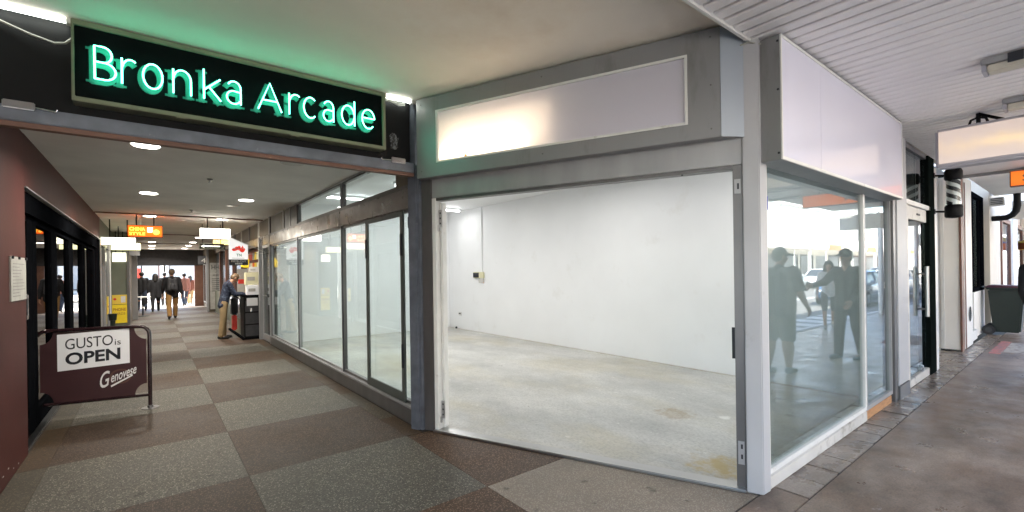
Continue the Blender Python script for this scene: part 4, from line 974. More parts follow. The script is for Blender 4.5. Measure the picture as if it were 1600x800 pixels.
MB().box(kx0 + 0.06, ky - 0.0015, 1.908, kx1 - 0.07, ky - 0.0005, 1.916).build('rule_line', M['ink'], ks)
text('sign_word', 'KEYS CUT', M['white_print'], (kx0 + 0.04, ky - 0.003, 1.825), (1, 0, 0), (0, 0, 1), 0.29, 0.038, ks, bold=0.03)
text('sign_word', 'HERE', M['white_print'], (kx0 + 0.115, ky - 0.003, 1.775), (1, 0, 0), (0, 0, 1), 0.14, 0.036, ks, bold=0.03)
MB().tube([(kx0, ky + 0.015, zt0 + 0.005), (2.06, ky + 0.015, 2.045)], 0.009, 6).build('bracket', M['white_trim'], ks)
MB().tube([(kx1, ky + 0.015, 2.0), (2.06, ky + 0.015, 2.03)], 0.006, 6).build('bracket', M['white_trim'], ks)

# ------------------------------------------------------------------ arcade: right hand shops past the empty one
rs = thing('key_shop', 'dim key cutting shop past the aluminium door on the right of the arcade', 'shop', (2.1, 12.3, 0))
MB().box(2.05, 11.26, 0, 2.2, 11.33, 2.82).build('front_post', M['alu'], rs, 0.004)
dr = frame_x(11.335, 12.22, 0.01, 2.23, 2.07, 0.075, 0.05, M['alu'], 'shop_door', rs, bot=0.14)
MB().box(2.09, 11.41, 0.15, 2.098, 12.145, 2.155).build('pane', M['glass'], dr)
MB().tube([(2.04, 11.48, 1.06), (2.04, 12.08, 1.06)], 0.014, 8).build('push_bar', M['chrome'], dr)
MB().box(2.0, 12.225, 0, 2.12, 12.32, 2.40).build('door_post', M['alu'], rs, 0.004)
MB().box(2.05, 11.26, 2.232, 2.17, 16.0, 2.43).build('shop_header', M['alu_head'], rs)
MB().box(2.07, 9.76, 2.445, 2.15, 22.8, 2.80).build('top_light', M['brown_glass'], rs)
for k in range(9):
    MB().box(2.045, 9.8 + k * 1.35, 2.442, 2.068, 9.88 + k * 1.35, 2.81).build('top_light_post', M['alu_dark'] if k % 2 else M['old_white'], rs)
MB().box(2.3, RY + 0.25, 0, 2.38, 12.32, 2.8).build('lobby_wall', M['brown_glass'], rs)
MB().box(3.9, 12.3, 0, 4.0, 22.8, 2.8).build('rear_wall', M['brown_glass'], rs)
MB().box(2.1, 11.27, -0.02, 3.9, 22.8, 0.001).build('key_shop_floor', M['path'], rs)
MB().box(2.2, 11.27, 2.45, 3.9, 22.8, 2.5).build('key_shop_ceiling', M['arcade_ceil'], rs)
MB().box(2.08, 15.4, 0, 2.18, 22.75, 0.9).build('stall_riser', M['olive'], rs)
for yy in (15.4, 17.2, 19.0, 20.8):
    MB().box(2.06, yy, 0, 2.2, yy + 0.12, 2.44).build('shopfront_post', M['brown_edge'], rs)
MB().box(2.12, 15.4, 0.902, 2.13, 22.75, 2.44).build('far_pane', M['glass_far'], rs)

kc = thing('key_counter', 'black counter cabinet with a glass display case at the key shop', 'counter', (1.9, 13.2, 0))
MB().box(1.70, 12.42, 0.05, 2.10, 12.95, 1.02).build('cabinet', M['black'], kc, 0.008)
MB().box(1.67, 12.38, 0.0, 2.10, 15.0, 0.048).build('kick_base', M['frame_black'], kc)
MB().box(1.68, 12.40, 1.022, 2.12, 12.97, 1.05).build('cabinet_top', M['frame_black'], kc, 0.006)
for z0_ in (0.08, 0.37, 0.66):
    MB().box(1.73, 12.405, z0_, 2.08, 12.419, z0_ + 0.26).build('drawer', M['cloth_grey'], kc, 0.004)
MB().box(1.83, 12.385, 0.66, 1.87, 12.404, 0.75).build('lock', M['chrome'], kc)
MB().box(1.76, 12.39, 0.80, 1.99, 12.4, 0.985).build('price_note', M['paper'], kc)
MB().box(1.72, 12.98, 0.05, 2.1, 14.95, 0.45).build('case_base', M['sign_rim'], kc)
MB().box(1.715, 12.985, 0.452, 2.1, 14.95, 0.9).ring([(1.71, 12.98, 0.9), (2.1, 12.98, 0.9), (2.1, 14.96, 0.9), (1.71, 14.96, 0.9)], [(1.74, 13.01, 0.9), (2.08, 13.01, 0.9), (2.08, 14.93, 0.9), (1.74, 14.93, 0.9)], (0, 0, 0.03)).build('display_glass', M['glass_dark'], kc)
random.seed(11)
goods = [('carton', 1.80, 12.6, 1.05, 0.30, 0.26, 0.24, 'paper', 'white carton on the black key counter'),
         ('carton', 1.78, 12.62, 1.295, 0.32, 0.28, 0.30, 'paper_cream', 'large cream carton stacked above the white carton on the counter'),
         ('carton', 1.86, 12.64, 1.60, 0.22, 0.22, 0.13, 'cloth_pale', 'pale blue grey carton topmost on the counter stack')]
for nm, x, y, z, dx, dy, dz, mm, lb in goods:
    t = thing(nm, lb, 'box', (x, y, z))
    MB().box(x, y, z + 0.001, x + dx, y + dy, z + dz).build('carton_body', M[mm], t, 0.006)
    MB().box(x + dx * 0.1, y - 0.002, z + dz * 0.35, x + dx * 0.6, y - 0.0005, z + dz * 0.65).build('carton_label', M['paper_grey'], t)
t = thing('yellow_bag', 'bright yellow bag of goods hanging above the carton stack', 'bag', (1.75, 12.7, 1.75))
MB().prism([(1.70, 12.7, 1.72), (1.86, 12.7, 1.70), (1.88, 12.7, 1.9), (1.78, 12.7, 1.98), (1.69, 12.7, 1.88)], (0, 0.08, 0)).build('pouch', M['yellow'], t, 0.012)
MB().tube([(1.78, 12.74, 1.97), (1.80, 12.74, 2.24)], 0.005, 5).build('hanging_cord', M['ink'], t)
t = thing('key_rack', 'rack of small packets hanging behind the key counter', 'rack', (2.1, 13.6, 1.2))
MB().box(2.14, 13.0, 1.05, 2.18, 14.9, 2.2).build('rack_board', M['cloth_brown'], t)
for i in range(6):
    for j in range(4):
        MB().box(2.115, 13.08 + i * 0.3, 1.12 + j * 0.27, 2.138, 13.26 + i * 0.3, 1.31 + j * 0.27).build('packet', M[random.choice(['paper', 'yellow', 'red_print', 'paper_cream', 'paper_grey', 'orange_cloth'])], t)
t = thing('counter_notice', 'red lettered card standing behind the counter customer', 'notice', (1.85, 14.2, 1.0))
MB().box(1.80, 14.2, 0.95, 2.05, 14.215, 1.70).build('card', M['paper_grey'], t)
MB().box(1.82, 14.196, 1.30, 2.03, 14.199, 1.42).build('red_band', M['red_print'], t)
t = thing('counter_papers', 'loose white papers and a clear tray on the display case', 'papers', (1.85, 13.3, 0.93))
for k in range(4):
    MB().box(1.74 + 0.02 * k, 13.05 + 0.25 * k, 0.931 + 0.004 * k, 1.96 + 0.02 * k, 13.27 + 0.25 * k, 0.935 + 0.004 * k).build('sheet', M['paper'], t)
MB().hexa([(1.80, 13.02, 0.95), (1.95, 13.02, 0.95), (1.95, 13.2, 0.95), (1.80, 13.2, 0.95), (1.82, 13.04, 1.10), (1.93, 13.04, 1.10), (1.93, 13.18, 1.10), (1.82, 13.18, 1.10)]).build('clear_tray', M['cloth_pale'], t, 0.01)

# hair salon wall across the arcade narrowing
hw = thing('hair_salon', 'grey board reading HAIR with a list of services on a side wall', 'salon', (2.2, 22.9, 0))
MB().box(1.86, 22.95, 0, 3.95, 23.15, 2.82).build('wall', M['brown_glass'], hw)
MB().box(1.92, 22.92, 0.10, 2.56, 22.948, 2.06).build('service_board', M['paper_grey'], hw)
MB().box(1.80, 22.90, 0, 1.88, 23.0, 2.82).build('corner_post', M['alu'], hw)
text('board_word', 'HAIR', M['ink'], (1.98, 22.919, 1.78), (1, 0, 0), (0, 0, 1), 0.50, 0.19, hw)
text('board_word', 'affair', M['ink'], (2.12, 22.919, 1.64), (1, 0, 0), (0, 0, 1), 0.36, 0.11, hw, shear=0.3)
text('board_word', 'SERVICES', M['ink'], (2.02, 22.919, 1.50), (1, 0, 0), (0, 0, 1), 0.44, 0.07, hw)
bl = MB()
for k in range(7): bl.box(1.98, 22.9175, 0.86 + 0.085 * k, 1.98 + random.uniform(0.3, 0.5), 22.919, 0.885 + 0.085 * k)
bl.build('service_lines', M['ink'], hw)

# arcade end wall
ew = thing('arcade_exit_frame', 'dark lintel and jambs framing the bright far end of the arcade', 'doorway', (0.6, 28.0, 0))
MB().box(-1.4, 28.0, 2.04, 2.5, 28.35, 2.815).build('lintel', M['cloth_grey'], ew)
MB().box(-1.4, 28.0, 0, -0.58, 28.35, 2.038).build('left_jamb', M['olive'], ew)
MB().box(1.70, 28.0, 0, 2.3, 28.35, 2.038).build('right_jamb', M['brown_edge'], ew)
bs = thing('number_board', 'dark board with a white 4 hung near the far end', 'sign', (1.85, 24.6, 2.0))
MB().box(1.62, 24.6, 2.03, 2.15, 24.64, 2.40).build('board', M['cloth_grey'], bs)
text('board_word', '4.', M['paper_grey'], (1.74, 24.598, 2.10), (1, 0, 0), (0, 0, 1), 0.25, 0.2, bs)
for xx in (1.7, 2.07): MB().tube([(xx, 24.62, 2.4), (xx, 24.62, 2.82)], 0.008, 5).build('hanger', M['black'], bs)
ws = thing('exit_side_shop', 'dark glazed shopfront on the right near the arcade exit', 'shop', (2.1, 25.5, 0))
MB().box(2.06, 23.16, 0, 2.14, 27.98, 2.82).build('wall', M['brown_glass'], ws)
for yy in (23.6, 25.0, 26.4):
    w = frame_x(yy, yy + 1.2, 0.2, 2.1, 2.03, 0.06, 0.028, M['alu'], 'window', ws)
    MB().box(2.045, yy + 0.062, 0.265, 2.052, yy + 1.14, 2.035).build('pane', M['glass_far'], w)

# ------------------------------------------------------------------ arcade: left shops past the cafe
ls = thing('phone_shop', 'aluminium framed shop with a pale door past the cafe', 'shop', (LX, 14.5, 0))
MB().box(LX - 0.25, 13.21, 2.36, LX, 18.0, 2.81).build('head', M['olive'], ls)
for (a, b) in ((13.32, 14.4), (14.5, 15.9)):
    w = frame_x(a, b, 0.02, 2.33, LX - 0.06, 0.09, 0.07, M['alu'], 'shop_window', ls)
    MB().box(LX - 0.03, a + 0.092, 0.115, LX - 0.022, b - 0.092, 2.235).build('pane', M['glass_far'], w)
MB().box(LX - 0.04, 16.0, 0, LX + 0.02, 16.12, 2.36).build('door_post', M['white_trim'], ls, 0.004)
MB().box(LX - 0.3, 17.2, 0, -0.55, 17.32, 2.81).build('side_wall', M['olive'], ls)
MB().box(LX - 0.3, 17.33, 0, -0.545, 28.0, 2.81).build('long_wall', M['brown_glass'], ls)
MB().box(-0.56, 21.0, 0, -0.40, 21.25, 2.815).build('grey_pillar', M['alu'], ls, 0.005)
MB().box(-0.56, 17.15, 0, -0.50, 17.33, 2.81).build('corner_trim', M['alu_dark'], ls)
yp = thing('yellow_poster', 'yellow phone poster with brown letters on the side wall', 'poster', (-0.72, 17.18, 0.3))
MB().box(-0.89, 17.17, 0.215, -0.565, 17.19, 0.74).build('lower_sheet', M['yellow'], yp)
MB().box(-0.89, 17.165, 0.752, -0.565, 17.188, 1.02).build('upper_sheet', mat('golden poster', (0.72, 0.5, 0.06), 0.55), yp)
text('poster_word', 'PHONE', M['brown_print'], (-0.87, 17.168, 0.56), (1, 0, 0), (0, 0, 1), 0.28, 0.085, yp, bold=0.02)
text('poster_word', 'CARDS', M['brown_print'], (-0.87, 17.168, 0.45), (1, 0, 0), (0, 0, 1), 0.26, 0.07, yp)
MB().box(-0.70, 17.161, 0.80, -0.60, 17.164, 0.98).build('photo_print', M['cloth_pale'], yp)
MB().lathe([(0.035, 0), (0.035, 0.003)], (-0.83, 17.161, 0.90), 12, 'Y').build('round_mark', M['red_print'], yp)
yt = thing('yellow_card', 'small yellow card beside a green pot in the shop window', 'notice', (-0.86, 15.2, 0.5))
MB().box(-0.868, 14.9, 0.62, -0.858, 15.3, 1.05).build('card', M['yellow'], yt)
MB().box(-0.8575, 14.98, 0.78, -0.856, 15.22, 0.82).build('print_lines', M['brown_print'], yt)
gp = thing('green_pot', 'small green bucket on a stand by the yellow card', 'pot', (-0.72, 14.5, 0))
MB().lathe([(0.05, 0.0), (0.05, 0.5), (0.07, 0.505), (0.085, 0.66), (0.075, 0.66), (0.06, 0.52)], (-0.74, 14.4, 0), 16).build('bucket', M['bin_green'], gp, smooth=True)
wt = thing('cafe_table', 'small white topped table against the left wall near the exit', 'table', (-0.25, 22.6, 0))
MB().lathe([(0.25, 0.72), (0.25, 0.75), (0.24, 0.755)], (-0.28, 22.6, 0), 20).build('table_top', M['white_trim'], wt)
MB().lathe([(0.2, 0), (0.2, 0.02), (0.03, 0.04), (0.03, 0.718)], (-0.28, 22.6, 0), 16).build('pedestal', M['cloth_grey'], wt)

# ------------------------------------------------------------------ right: neighbouring shops on the street
bs = thing('barber_shop', 'barber shop with frameless glass door, pull handles and black jamb', 'shop', (8.2, 1.4, 0))
MB().box(7.16, 1.40, 0, 7.42, 1.5, 2.30).build('door_post', M['old_white'], bs, 0.004)
MB().box(7.16, 1.385, 2.302, 8.62, 1.5, 2.36).build('transom_rail', M['white_trim'], bs, 0.003)
MB().box(7.425, 1.415, 2.13, 8.52, 1.47, 2.298).build('closer_rail', M['old_white'], bs, 0.004)
MB().box(7.95, 1.408, 2.20, 8.12, 1.4145, 2.225).build('rail_mark', M['ink'], bs)
MB().box(7.425, 1.40, 0.0, 8.52, 1.50, 0.105).build('sill', M['old_white'], bs, 0.006)
dr = MB().box(7.44, 1.432, 0.12, 8.50, 1.444, 2.12).build('glass_door', M['glass_street'], bs)
MB().box(7.44, 1.4, 0.12, 7.443, 1.43, 0.2).build('patch_fitting', M['chrome'], dr)
MB().box(8.10, 1.4, 0.107, 8.16, 1.43, 0.19).build('floor_bolt', M['chrome'], dr, 0.004)
for yy in (1.37, 1.50):
    MB().tube([(8.25, yy, 0.84), (8.25, yy, 1.52)], 0.022, 12).build('pull_handle', M['steel'], dr, smooth=True)
for zz in (0.94, 1.42):
    MB().tube([(8.25, 1.37, zz), (8.25, 1.50, zz)], 0.012, 8).build('handle_stem', M['steel'], dr)
MB().box(8.53, 1.385, 0, 8.90, 1.52, 3.07).build('black_jamb', M['dark_green'], bs, 0.004)
MB().box(8.0, 1.43, 2.362, 8.525, 1.45, 3.05).box(7.16, 1.43, 2.362, 7.98, 1.45, 3.05).build('transom_glass', M['glass_street'], bs)
MB().box(7.15, 1.41, 3.02, 8.53, 1.5, 3.08).build('transom_head', M['alu_dark'], bs)
MB().box(7.43, 1.5, -0.02, 9.0, 6.5, 0.001).build('barber_floor', M['tile_grey'], bs)
MB().box(7.16, 6.5, 0, 9.1, 6.6, 3.05).build('rear_wall', M['cream2'], bs)
MB().box(9.07, 1.53, 0, 9.13, 6.5, 3.05).build('side_wall', M['cream2'], bs)
MB().box(6.72, 1.62, 0, 7.15, 11.2, 3.05).build('party_wall', M['cream2'], bs)
MB().box(7.16, 1.52, 3.06, 9.1, 6.5, 3.1).build('barber_ceiling', M['white_paint'], bs)
MB().box(8.905, 1.39, 0.0, 9.10, 1.525, 2.95).build('white_edge', M['white_trim'], bs)

# barber pole
bp = thing('barber_pole', 'black capped barber pole with black and white spiral stripes', 'barber pole', (9.0, 1.2, 2.05))
px_, py_ = 9.02, 1.20
before_pole = set(bpy.data.objects)
MB().lathe([(0.03, 2.04), (0.085, 2.05), (0.10, 2.07), (0.10, 2.20), (0.088, 2.225), (0.078, 2.23)], (px_, py_, 0), 20).build('bottom_cap', M['black'], bp, smooth=True)
MB().lathe([(0.078, 2.58), (0.09, 2.59), (0.10, 2.61), (0.10, 2.70), (0.085, 2.74), (0.03, 2.755)], (px_, py_, 0), 20).build('top_cap', M['black'], bp, smooth=True)
MB().lathe([(0.073, 2.228), (0.073, 2.582)], (px_, py_, 0), 24).build('white_cylinder', M['white_print'], bp, smooth=True)
for q in range(2):
    hb = MB(); rr = 0.0755; prev = None; steps = 44
    for i in range(steps + 1):
        a = 2 * PI * (i / 24) + q * PI; zc = 2.20 + 0.23 * i / 24
        za, zb_ = max(2.23, min(2.58, zc)), max(2.23, min(2.58, zc + 0.06))
        cur = [hb.bm.verts.new((px_ + r_ * math.cos(-a), py_ + r_ * math.sin(-a), z_)) for r_, z_ in ((rr, za), (rr, zb_))]
        if prev and (zb_ - za > 0.001 or True): hb.bm.faces.new((prev[0], cur[0], cur[1], prev[1]))
        prev = cur
    bmesh.ops.dissolve_degenerate(hb.bm, dist=0.0005, edges=hb.bm.edges[:])
    hb.build('spiral_stripe', M['ink'], bp)
MB().lathe([(0.083, 2.226), (0.083, 2.584)], (px_, py_, 0), 24).build('glass_sleeve', M['glass'], bp, smooth=True)
for zz in (2.14, 2.66):
    MB().tube([(px_, py_ + 0.08, zz), (px_ - 0.14, 1.386, zz)], 0.014, 8).build('bracket', M['black'], bp)
    MB().box(px_ - 0.19, 1.372, zz - 0.035, px_ - 0.13, 1.3845, zz + 0.035).build('bracket_plate', M['black'], bp)
for o in set(bpy.data.objects) - before_pole:
    if o.parent is bp: o.location.z += 0.165

# alcove and white return, next pilaster, next shop
nx = thing('white_shop', 'white painted neighbouring shop with recessed porch and panelled side wall', 'shop', (11.2, 1.5, 0))
MB().box(11.15, 1.42, 0.03, 11.32, 3.4, 3.1).build('return_wall', M['cream2'], nx, 0.004)
for yy in (1.62, 2.05):
    MB().box(11.12, yy, 0.05, 11.149, yy + 0.05, 3.05).build('panel_mould', M['white_trim'], nx, 0.004)
for k in range(9):
    MB().box(11.143, 1.68, 0.10 + k * 0.33, 11.1495, 2.04, 0.10 + k * 0.33 + 0.318).build('wall_board', M['white_paint'], nx)
MB().box(9.14, 3.4, 0, 11.32, 3.5, 3.1).build('porch_back', M['cream'], nx)
MB().box(9.14, 1.406, -0.1, 11.32, 3.4, -0.002).build('porch_floor', M['tile_grey'], nx)
MB().box(11.13, 1.39, 0, 11.36, 1.419, 3.1).build('brown_edge', M['brown_edge'], nx)
MB().box(11.362, 1.385, 0.02, 12.22, 1.5, 3.12).build('pilaster', M['white_trim'], nx, 0.006)
MB().box(11.40, 1.375, 0.03, 11.46, 1.3845, 3.0).build('pilaster_strip', M['brown_edge'], nx)
MB().lathe([(0.14, 0.0), (0.13, 0.012), (0.09, 0.016)], (11.85, 1.374, 0.62), 20, 'Y').build('oval_plaque', M['chrome'], nx)
sh = thing('corner_cafe', 'pale shop with black framed tall windows past the white pilaster', 'shop', (14, 1.6, 0))
MB().box(12.26, 1.72, 0.0, 13.36, 1.85, 3.3).build('door_wall', M['dark_green'], sh)
MB().box(12.3, 1.45, 0, 13.36, 1.70, 0.20).build('step', M['white_trim'], sh, 0.006)
MB().box(12.4, 1.705, 0.25, 13.2, 1.7185, 2.6).build('door_leaf', M['frame_black'], sh)
w = frame_y(13.40, 14.96, 0.95, 3.05, 1.50, 0.09, 0.08, M['frame_black'], 'window', sh)
MB().box(13.48, 1.54, 1.04, 14.88, 1.55, 2.96).build('pane', M['glass_street'], w)
MB().box(14.20, 1.495, 1.04, 14.26, 1.539, 2.96).build('mullion', M['frame_black'], w)
MB().box(13.40, 1.50, 0, 14.96, 1.75, 0.949).build('low_wall', M['cream2'], sh)
MB().box(13.40, 1.75, 0.95, 14.98, 1.8, 3.3).build('blind', M['cream2'], sh)
MB().box(15.0, 1.41, 0, 16.98, 1.8, 3.6).build('wall_pier', M['cream'], sh, 0.01)
for k in range(5):
    xx = 17.02 + k * 3.8
    MB().box(xx, 1.46, 0, xx + 2.4, 1.6, 3.4).build('bay_wall', M['cream2'], sh)
    w = frame_y(xx + 0.15, xx + 2.25, 0.15, 2.75, 1.39, 0.12, 0.065, M['brown_edge'], 'window', sh)
    MB().box(xx + 0.28, 1.43, 0.28, xx + 2.12, 1.435, 2.62).build('pane', M['glass_far'], w)
    MB().box(xx + 2.42, 1.36, 0, xx + 3.78, 1.6, 3.4).build('wall_pier', M['white_trim'] if k % 2 == 0 else M['cream'], sh, 0.01)
MB().box(12.0, 1.9, 3.5, 40, 14, 7.5).build('upper_storey', M['cream2'], sh)
nv = thing('far_awning', 'pale awning beam and roof over the footpath further down the street', 'awning', (20, 0, 3))
MB().box(15.6, KY - 0.1, 2.56, 15.78, 1.10, 2.97).build('cross_beam', M['white_trim'], nv)
MB().box(21.0, KY - 0.1, 3.25, 40, 1.37, 3.4).build('awning_roof', M['cream2'], nv)
MB().tube([(15.9, 0.9, 2.97), (16.5, -0.6, 4.1)], 0.04, 8).tube([(15.9, -0.2, 2.97), (16.6, 0.9, 4.0)], 0.04, 8).build('stay_rod', M['roof_red'], nv)
for xx in (18, 23, 28, 33, 38):
    MB().lathe([(0.07, 0), (0.07, 3.25)], (xx, KY + 0.3, 0), 12).build('awning_post', M['white_trim'], nv, smooth=True)
t = thing('drain_pipe', 'black elbow drain pipe below a small white vent box', 'pipe', (13.5, 1.2, 2.5))
MB().tube([(15.3, 1.0, 3.11), (15.3, 1.0, 2.84), (15.3, 1.02, 2.72), (15.3, 1.08, 2.63), (15.3, 1.17, 2.585), (15.3, 1.26, 2.58), (15.3, 1.40, 2.58)], 0.062, 12).build('elbow', M['black'], t, smooth=True)
t = thing('vent_box', 'small white louvred vent box on the wall above the drain pipe', 'vent', (15.0, 1.3, 2.9))
MB().box(15.02, 1.18, 2.86, 15.3, 1.405, 3.04).build('vent_case', M['old_white'], t, 0.008)
for k in range(4): MB().box(15.01, 1.2, 2.885 + k * 0.038, 15.0195, 1.39, 2.902 + k * 0.038).build('louvre', M['cloth_grey'], t)
# roof over gap beyond the verandah
t = thing('link_canopy', 'flat white canopy filling the gap between verandah and shops', 'canopy', (13, 0, 3.2))
MB().box(11.28, KY - 0.2, 3.12, 15.5, 1.37, 3.2).build('canopy_sheet', M['cream2'], t)

# wheelie bin
wb = thing('wheelie_bin', 'dark green wheelie bin with a dull red lid on the footpath', 'bin', (14.6, 1.12, 0))
bx, by = 14.3, 1.12
b = MB(); b.hexa([(bx + 0.05, by - 0.2, 0.06), (bx + 0.5, by - 0.2, 0.06), (bx + 0.5, by + 0.2, 0.06), (bx + 0.05, by + 0.2, 0.06), (bx, by - 0.27, 0.98), (bx + 0.6, by - 0.27, 0.98), (bx + 0.6, by + 0.27, 0.98), (bx, by + 0.27, 0.98)])
b.build('bin_body', M['bin_green'], wb, 0.025)
MB().box(bx - 0.03, by - 0.29, 0.981, bx + 0.62, by + 0.29, 1.02).build('bin_rim', M['bin_green'], wb, 0.01)
l = MB().hexa([(bx - 0.04, by - 0.29, 1.022), (bx + 0.62, by - 0.29, 1.022), (bx + 0.62, by + 0.32, 1.022), (bx - 0.04, by + 0.32, 1.022), (bx + 0.02, by - 0.24, 1.06), (bx + 0.56, by - 0.24, 1.06), (bx + 0.56, by + 0.26, 1.075), (bx + 0.02, by + 0.26, 1.075)])
l.build('lid', M['bin_lid'], wb, 0.012)
MB().tube([(bx + 0.1, by + 0.33, 1.0), (bx + 0.1, by + 0.37, 1.03), (bx + 0.5, by + 0.37, 1.03), (bx + 0.5, by + 0.33, 1.0)], 0.014, 8).build('handle', M['bin_green'], wb)
for xx in (bx + 0.0, bx + 0.53):
    wh = MB().lathe([(0.06, -0.03), (0.10, -0.03), (0.105, -0.02), (0.105, 0.02), (0.10, 0.03), (0.06, 0.03)], (xx, by + 0.26, 0.105), 18, 'X').build('wheel', M['rubber'], wb, smooth=True)
    MB().lathe([(0.055, -0.034), (0.055, 0.034)], (xx, by + 0.26, 0.105), 12, 'X').build('hub', M['cloth_grey'], wh)

# verandah: hanging lit sign, orange sign, soffit lights
hs = thing('hanging_lightbox', 'blank warm-lit light box hanging from the ribbed verandah soffit', 'light box', (6.6, 0.45, 2.575))
MB().box(6.62, -0.05, 2.575, 6.82, 1.02, 2.985).build('casing', M['hang_case'], hs, 0.02)
for (xx, nm) in ((6.612, 'lit_face'), (6.8205, 'lit_face')):
    f = MB().box(xx, -0.02, 2.615, xx + 0.0078, 0.99, 2.955)
    f.build('lit_face', M['hang_lit'], hs)
for yy in (0.70, 0.20):
    MB().tube([(6.72, yy, 2.985), (6.72, yy, 3.10)], 0.018, 8).build('hanger_rod', M['black'], hs)
    MB().tube([(6.72, yy - 0.07, 2.99), (6.72, yy - 0.055, 3.04), (6.72, yy, 3.06), (6.72, yy + 0.055, 3.04), (6.72, yy + 0.07, 2.99)], 0.012, 8).build('shackle', M['black'], hs, smooth=True)
MB().tube([(6.72, 0.70, 3.095), (6.72, 0.52, 2.99)], 0.015, 8).build('stay_rod', M['black'], hs)
og = thing('orange_sign', 'orange lit sign with dark lettering hung at the end of the verandah', 'sign', (11.05, 0.0, 2.80))
MB().box(11.02, -1.0, 2.79, 11.14, 0.80, 3.05).build('casing', M['brown_edge'], og, 0.006)
MB().box(11.012, -0.98, 2.805, 11.0195, 0.785, 3.035).build('lit_face', M['orange_shop'], og)
text('sign_word', 'SALON', M['brown_edge'], (11.011, 0.66, 2.86), (0, -1, 0), (0, 0, 1), 0.9, 0.12, og, bold=0.02)
for yy in (0.5, -0.7):
    MB().tube([(11.08, yy, 3.05), (11.08, yy, 3.135)], 0.012, 6).build('hanger_rod', M['black'], og)
def soffit_light(x, y, label):
    t = thing('soffit_light', label, 'light fitting', (x, y, 3.08), 0, 'unlit fluorescent fittings under the verandah')
    MB().box(x - 0.10, y - 1.25, 3.05, x + 0.10, y, 3.096).build('tray', M['alu'], t, 0.006)
    MB().prism([(x - 0.075, y - 1.23, 3.048), (x + 0.075, y - 1.23, 3.048), (x + 0.06, y - 1.23, 3.0), (x - 0.06, y - 1.23, 3.0)], (0, 1.2, 0)).build('diffuser', M['off_tube'], t, 0.008)
    MB().box(x - 0.08, y - 0.028, 3.0, x + 0.08, y - 0.002, 3.0495).build('end_cap', M['hang_case'], t, 0.004)
    MB().box(x - 0.109, y - 0.22, 3.02, x - 0.1015, y - 0.14, 3.09).build('clip', M['ink'], t)
soffit_light(5.05, 0.50, 'unlit grey fluorescent fitting on the ribbed soffit nearest the camera')
soffit_light(6.42, 0.50, 'unlit grey fluorescent fitting just before the hanging light box')

# street umbrella far down the footpath
um = thing('market_umbrella', 'blue, orange and yellow umbrella open over the far footpath', 'umbrella', (22.5, 0.0, 0))
ux, uy = 22.5, 0.35
MB().tube([(ux, uy, 0.0), (ux, uy, 2.75)], 0.025, 8).build('pole', M['white_trim'], um)
for k in range(8):
    a, b_ = 2 * PI * k / 8, 2 * PI * (k + 1) / 8
    q = MB().prism([(ux, uy, 2.75), (ux + 1.2 * math.cos(a), uy + 1.2 * math.sin(a), 2.2), (ux + 1.2 * math.cos(b_), uy + 1.2 * math.sin(b_), 2.2)], (0, 0, -0.015))
    q.build('gore', M[('blue_print', 'orange_cloth', 'yellow_cloth')[k % 3]], um)
    v = MB().hexa([(ux + 1.2 * math.cos(a), uy + 1.2 * math.sin(a), 1.98), (ux + 1.2 * math.cos(b_), uy + 1.2 * math.sin(b_), 1.98), (ux + 1.19 * math.cos(b_), uy + 1.19 * math.sin(b_), 1.98), (ux + 1.19 * math.cos(a), uy + 1.19 * math.sin(a), 1.98),
                   (ux + 1.2 * math.cos(a), uy + 1.2 * math.sin(a), 2.19), (ux + 1.2 * math.cos(b_), uy + 1.2 * math.sin(b_), 2.19), (ux + 1.19 * math.cos(b_), uy + 1.19 * math.sin(b_), 2.19), (ux + 1.19 * math.cos(a), uy + 1.19 * math.sin(a), 2.19)])
    v.build('valance', M[('orange_cloth', 'yellow_cloth', 'orange_cloth')[k % 3]], um)

# ------------------------------------------------------------------ people
def remesh(mb, name, m, parent, voxel=0.014, it=3, extra=None):
    me = bpy.data.meshes.new('t'); mb.bm.to_mesh(me); mb.bm.free()
    o = bpy.data.objects.new('t', me); C.objects.link(o)
    r = o.modifiers.new('r', 'REMESH'); r.mode = 'VOXEL'; r.voxel_size = voxel
    s_ = o.modifiers.new('s', 'SMOOTH'); s_.iterations = it; s_.factor = 0.5
    dg = bpy.context.evaluated_depsgraph_get(); res = bpy.data.meshes.new_from_object(o.evaluated_get(dg))
    bpy.data.objects.remove(o); bpy.data.meshes.remove(me)
    bm = bmesh.new(); bm.from_mesh(res); bpy.data.meshes.remove(res)
    if extra is not None:
        tm = bpy.data.meshes.new('t2'); extra.bm.to_mesh(tm); extra.bm.free(); bm.from_mesh(tm); bpy.data.meshes.remove(tm)
    for f in bm.faces: f.smooth = True
    out = bpy.data.meshes.new(name); bm.to_mesh(out); bm.free()
    return link_mesh(name, out, m, parent)

